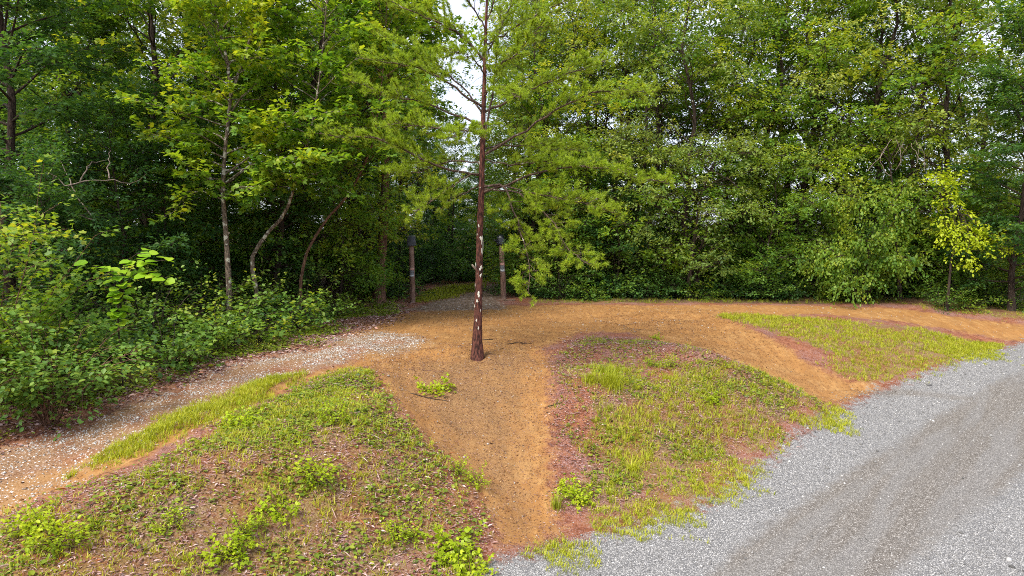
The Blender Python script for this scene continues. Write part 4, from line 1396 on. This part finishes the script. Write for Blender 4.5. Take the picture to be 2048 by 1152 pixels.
# ------------------------------------------------------------------ seedling bushes on the bank
pA = Kind(gen_shrub(351, .42, .42, 9, T_MAPLE, .085, 6, 'leaf_yellow', .4, 'seedling', 9, .08, .1, .15, 'bark_brown', .3))
pB = Kind(gen_shrub(352, .5, .32, 8, T_LEAF, .08, 6, 'leaf_yellow', .3, 'seedling', 9, .08, .1, .15, 'bark_brown', .4))
SEED = [(pA, 870, 772, 1.05, 'bright yellow-green seedling bush on bare clay in front of the pine'), (pA, 480, 862, .9, 'yellow-green maple seedling on the grassy crest of the left bank'), (pB, 672, 872, .75, 'small yellow-green seedling on the left bank nearest the worn path top'),
        (pB, 632, 985, 1.0, 'tall bright seedling alone in the middle of the left bank'), (pA, 560, 1050, .85, 'seedling below the tall bright one on the left bank'), (pA, 75, 1090, .9, 'yellow-green seedling near the lower left corner, upper of two'),
        (pB, 118, 1130, 1.0, 'yellow-green seedling near the lower left corner, lower of two'), (pB, 345, 1092, .6, 'small seedling between the corner pair and the bottom clump'), (pA, 455, 1128, .95, 'bright seedling clump near the bottom edge of the left bank'),
        (pB, 490, 1090, .7, 'seedling just above the bottom clump'), (pA, 912, 1105, 1.15, 'broad seedling bush at the foot of the worn path'), (pB, 800, 1075, .7, 'pale seedling left of the broad bush at the path foot'),
        (pB, 910, 952, .55, 'small seedling on the left rim of the worn path, left of a pair'), (pB, 952, 966, .6, 'small seedling on the left rim of the worn path, right of a pair'), (pA, 1310, 668, .5, 'tiny seedling at the top of the right bank'),
        (pB, 1338, 742, .6, 'small seedling on bare red soil of the right bank'), (pB, 1305, 735, .5, 'small seedling beside another on the red soil of the right bank'), (pA, 1135, 988, .8, 'leafy seedling at the lower corner of the right bank by the path'),
        (pA, 1165, 1005, .7, 'second leafy seedling at the lower corner of the right bank'), (pA, 1418, 826, .6, 'yellowish seedling in the grass of the right bank'), (pA, 940, 1150, .8, 'seedling at the bottom edge where the bank meets the road')]
for i, (k, px, py, s, lab) in enumerate(SEED):
    p = GT(px, py)
    k.put(0, p[1], 2.3 * i, (s * .72, s * .72, s * .8), lab, 'seedling', None, p[0])

# ------------------------------------------------------------------ ground scatter
r_ = np.random.default_rng(88)


def scatter(P, dens, w=None, rim=0.0, soft=.22):
    lo, hi = P.min(0) - rim, P.max(0) + rim
    lo = np.maximum(lo, [-30, 6.8])
    hi = np.minimum(hi, [34, 46])
    n = int(max(0, hi[0] - lo[0]) * max(0, hi[1] - lo[1]) * dens)
    x = r_.uniform(lo[0], hi[0], n)
    y = r_.uniform(lo[1], hi[1], n)
    ok = abs(x) < .80 * y + 1.2
    x, y = x[ok], y[ok]
    d = sdist(P, x, y) + (fbm(x * 2.2, y * 2.2, 31, 3) - .5) * 1.0
    ok = d + r_.normal(0, soft, len(x)) > -rim
    if w is not None:
        ok &= r_.random(len(x)) < w(x, y)
    return x[ok], y[ok]


def off_path(x, y):
    m = np.maximum.reduce([sdist(P_, x, y) for P_ in (Z_FOOT, Z_RTRK, Z_PLAT)])
    return np.clip(.5 - m * 3, 0, 1)


def patch(f, lo, hi, seed):
    return lambda x, y: np.clip((fbm(x * f, y * f, seed, 3) - lo) / (hi - lo), 0, 1) * off_path(x, y)


def grass_obj(name, label, parts):
    g = Geo()
    for P, dens, h, tint, nbl, w in parts:
        x, y = scatter(P, dens, w, .05)
        if not len(x):
            continue
        z = ztrue(x, y)
        n = len(x)
        th = r_.normal(0, .1, n) + tint
        hh = h * r_.uniform(.55, 1.35, n)
        X = np.repeat(np.column_stack([x, y, z]), nbl, 0)
        X[:, :2] += r_.normal(0, .03, (len(X), 2))
        lean = r_.normal(0, .42, (len(X), 2))
        D = unit(np.column_stack([lean, np.ones(len(X))]))
        N = np.column_stack([-D[:, 0], -D[:, 1], np.full(len(X), .25)]) + r_.normal(0, .15, X.shape)
        S = np.repeat(hh, nbl) * r_.uniform(.6, 1.2, len(X))
        T = np.clip(np.repeat(th, nbl) + r_.normal(0, .12, len(X)), 0, 1)
        wid = np.clip(.0095 / S, .03, .2)
        g.stamp(X - [0, 0, .01], D, N, S, T_BLADE[0], T_BLADE[1], T, wid)
    return tag(ob(name, g.mesh(name, M['grass'])), label, 'grass', None, 'stuff')


grass_obj('grass', 'patchy short grass on the left bank', [(Z_LMOUND, 80, .12, .68, 8, patch(1.3, .34, .60, 41)), (Z_LGREEN, 100, .11, .66, 8, patch(1.3, .25, .5, 42))])
grass_obj('grass', 'green grass strip between the wheel ruts of the stony drive', [(Z_STRIP, 420, .13, .62, 8, None)])
grass_obj('grass', 'grass on the right bank beside the gravel road', [(Z_RGREEN, 120, .15, .62, 8, patch(1.2, .26, .46, 43)), (Z_RMOUND, 40, .12, .55, 8, patch(1.8, .40, .60, 44))])
grass_obj('grass', 'grass wedge between the clay track and the gravel road at right', [(Z_RGRASS, 150, .12, .62, 7, patch(.9, .2, .42, 45))])
grass_obj('grass', 'bright low grass along the gravel road verge', [(P_, 260, .09, .66, 8, patch(2.0, .15, .4, 46)) for P_ in Z_VERGE])
grass_obj('grass', 'short grass under the forest edge and beside the trail', [(Z_FARGR, 60, .12, .6, 7, patch(1.0, .3, .5, 47)), (Z_TRGR, 120, .17, .42, 7, None), (Z_EDGEGR, 30, .12, .45, 7, None)])


def leaf_scatter(name, label, mat, parts, cat, tpl=T_LEAF):
    g = Geo()
    for P, dens, size, tint, tj, lift, tilt, w, wd in parts:
        x, y = scatter(P, dens, w, .3 if name == 'leaf_litter' else .05)
        n = len(x)
        if not n:
            continue
        z = ztrue(x, y) + .006 + lift * r_.random(n)
        az = r_.uniform(0, 6.283, n)
        D = np.column_stack([np.cos(az), np.sin(az), r_.normal(0, .15, n)])
        N = np.array([0, 0, 1.0]) + r_.normal(0, tilt, (n, 3))
        g.stamp(np.column_stack([x, y, z]), D, N, size * np.clip(np.exp(r_.normal(-.08, .38, n)), .4, 2.0), tpl[0], tpl[1], np.clip(tint + r_.normal(0, tj, n), 0, 1), np.full(n, wd))
    return tag(ob(name, g.mesh(name, M[mat])), label, cat, None, 'stuff')


leaf_scatter('ground_cover', 'low leafy ground cover scattered over the left bank', 'cover', [(Z_LMOUND, 640, .055, .52, .2, .06, .4, patch(1.6, .34, .62, 51), 1), (Z_LGREEN, 420, .06, .42, .16, .06, .4, patch(1.2, .3, .55, 52), 1)], 'ground cover')
leaf_scatter('ground_cover', 'low leafy ground cover on the lower right bank', 'cover', [(Z_RGREEN, 260, .06, .45, .18, .06, .4, patch(1.0, .40, .62, 53), 1), (Z_RMOUND, 260, .05, .5, .2, .05, .4, patch(2.0, .42, .62, 54), 1)], 'ground cover')
leaf_scatter('ground_cover', 'weeds along the litter strip below the left hedge', 'cover', [(Z_LLIT, 420, .07, .5, .2, .10, .4, patch(1.2, .36, .56, 55), 1)], 'ground cover')
leaf_scatter('leaf_litter', 'dead mauve-brown leaves and needles lying on the banks', 'litter', [(Z_LMOUND, 800, .055, .52, .2, .015, .35, patch(.8, .2, .5, 61), .5), (Z_RMOUND, 900, .05, .52, .2, .015, .35, patch(.8, .25, .5, 62), .45)], 'leaf litter', T_OVAL)
leaf_scatter('dead_stems', 'thin pale dead stems lying on the banks', 'litter', [(Z_LMOUND, 60, .15, .78, .12, .03, .3, patch(1.1, .3, .6, 63), .10), (Z_RMOUND, 70, .14, .75, .12, .03, .3, patch(1.1, .3, .6, 64), .10)], 'dead stems', T_OVAL)
leaf_scatter('leaf_litter', 'brown dead leaves along the foot of the left hedge', 'litter', [(Z_LLIT, 420, .08, .42, .28, .03, .4, None, .8)], 'leaf litter', T_OVAL)
leaf_scatter('leaf_litter', 'dark fallen needles strewn over the worn clay path', 'litter', [(Z_FOOT, 750, .034, .24, .24, .006, .12, None, .35), (Z_PLAT, 160, .04, .2, .16, .006, .12, None, .2), (Z_RTRK, 220, .045, .15, .14, .006, .12, None, .16)], 'leaf litter', T_OVAL)

t_ = NT('stone')
M['stone_pale'] = t_.out(t_.bsdf(t_.ramp(t_.attr('tint'), [(0, (.15, .10, .065)), (.4, (.28, .245, .215)), (1, (.54, .53, .505))]), .8, .3))
t_ = NT('stone_grey')
M['stone_grey'] = t_.out(t_.bsdf(t_.ramp(t_.attr('tint'), [(0, (.08, .079, .078)), (.4, (.21, .206, .202)), (.75, (.36, .354, .35)), (1, (.58, .57, .56))]), .8, .3))
T_STONE = (np.array([[.5, 0, 0], [.1, .5, .06], [-.5, .1, 0], [-.05, -.5, .05], [.05, .05, .36], [-.02, 0, -.3]]), [(0, 1, 4), (1, 2, 4), (2, 3, 4), (3, 0, 4), (1, 0, 5), (2, 1, 5), (3, 2, 5), (0, 3, 5)])


def stones(name, label, mat, parts):
    g = Geo()
    for P, dens, size, tint, tj, w in parts:
        x, y = scatter(P, dens, w, .0)
        n = len(x)
        if not n:
            continue
        az = r_.uniform(0, 6.283, n)
        D = np.column_stack([np.cos(az), np.sin(az), r_.normal(0, .2, n)])
        N = np.array([0, 0, 1.0]) + r_.normal(0, .3, (n, 3))
        s = size * np.exp(r_.normal(0, .4, n))
        g.stamp(np.column_stack([x, y, ztrue(x, y) + s * .03]), D, N, s, T_STONE[0], T_STONE[1], np.clip(tint + r_.normal(0, tj, n), 0, 1), r_.uniform(.6, 1, n))
    return tag(ob(name, g.mesh(name, M[mat])), label, 'gravel', None, 'stuff')


def ndirt(x, y):
    return np.clip(fbm(x * 1.5, y * 1.5, 71, 3) * 4.2 - 1.55, .03, 1)


stones('pale_stones', 'pale crushed stones spread over the left drive', 'stone_pale', [(Z_STONE, 460, .028, .6, .3, ndirt), (Z_STONE2, 160, .028, .6, .3, ndirt)])
stones('pale_stones', 'pale pebbles dotted over the clay clearing and paths', 'stone_pale', [(Z_PLAT, 7, .028, .5, .25, None), (Z_FOOT, 22, .024, .5, .28, None), (Z_RTRK, 8, .026, .5, .25, None), (Z_FARTRK, 8, .032, .6, .25, None), (Z_RUT, 14, .03, .6, .2, None), (Z_TRAIL, 8, .045, .45, .25, None), (Z_LMOUND, 5, .03, .7, .2, None)])
t_ = NT('clod')
M['clod'] = t_.out(t_.bsdf(t_.ramp(t_.attr('tint'), [(0, (.05, .026, .016)), (.4, (.17, .082, .034)), (.75, (.32, .17, .07)), (1, (.45, .29, .15))]), .95, .1))
stones('soil_crumbs', 'small clay crumbs and grit lying on the bare tracks', 'clod', [(Z_FOOT, 260, .020, .6, .28, None), (Z_RTRK, 110, .022, .62, .25, None), (Z_PLAT, 50, .022, .62, .25, None), (Z_RUT, 120, .022, .45, .25, None), (Z_RMOUND, 120, .022, .4, .3, None), (Z_LMOUND, 60, .022, .4, .3, None)])


def loose(x, y):
    return np.clip(.55 - sdist(Z_LANE, x, y) * 1.2, .10, 1)


stones('road_gravel', 'loose grey gravel along the edges of the road', 'stone_grey', [(Z_ROAD, 430, .020, .48, .26, loose), (Z_ROAD, 10, .045, .45, .25, loose)])

def tuft(px, py, h, n, wdt, tint, lean, lab):
    p = GT(px, py)
    g = Geo()
    X = np.column_stack([r_.normal(0, wdt, n), r_.normal(0, wdt, n), np.zeros(n)])
    X[:, 2] = ztrue(X[:, 0] + p[0], X[:, 1] + p[1]) - p[2] - .01
    D = unit(np.column_stack([r_.normal(0, lean, n), r_.normal(0, lean, n), np.ones(n)]))
    N = np.column_stack([-D[:, 0], -D[:, 1], np.full(n, .25)])
    S = h * r_.uniform(.6, 1.2, n)
    g.stamp(X, D, N, S, T_BLADE[0], T_BLADE[1], np.clip(tint + r_.normal(0, .1, n), 0, 1), .010 / S)
    tag(ob('grass_tuft', g.mesh('grass_tuft', M['grass']), None, p), lab, 'grass')


tuft(1222, 795, .38, 320, .14, .6, .25, 'tall bright grass clump on the upper right bank, right of a pair')
tuft(1212, 765, .30, 160, .10, .5, .25, 'darker tall grass clump just above the bright one')
tuft(1180, 785, .26, 160, .09, .6, .3, 'smaller tall grass clump on the upper right bank, left of the bright one')
tuft(1265, 942, .36, 70, .03, .75, .75, 'spiky pale grass clump spreading on the lower right bank')
tuft(1115, 1015, .3, 70, .05, .45, .3, 'thin upright weed clump at the foot of the right bank')
# sticks lying near the pine
for px, py, a, L, lab in [(1015, 690, .5, .7, 'thin fallen stick lying on the clay right of the pine foot'), (985, 682, 2.6, .5, 'short fallen twig behind the pine foot on the clay'), (820, 775, -.4, .9, 'dark root-like stick on the clay left of the seedling'), (760, 860, .2, .5, 'pale stick at the left rim of the worn path'), (1095, 812, .1, .35, 'short stick at the right rim of the worn path')]:
    p = GT(px, py)
    g = Geo()
    c = curve_pts([0, 0, .015], [math.cos(a), math.sin(a), 0], L, 7, 0, .12, vr)
    c[:, 2] = ztrue(c[:, 0] + p[0], c[:, 1] + p[1]) - p[2] + .012
    g.tube(c, np.linspace(.014, .006, 7), 5, .5)
    e = curve_pts(c[3], [math.cos(a + .8), math.sin(a + .8), .1], L * .35, 4, 0, .1, vr)
    e[1:, 2] = ztrue(e[1:, 0] + p[0], e[1:, 1] + p[1]) - p[2] + .015
    g.tube(e, np.linspace(.008, .004, 4), 4, .5)
    tag(ob('fallen_stick', g.mesh('fallen_stick', M['bark_dark'], True), None, p), lab, 'stick')
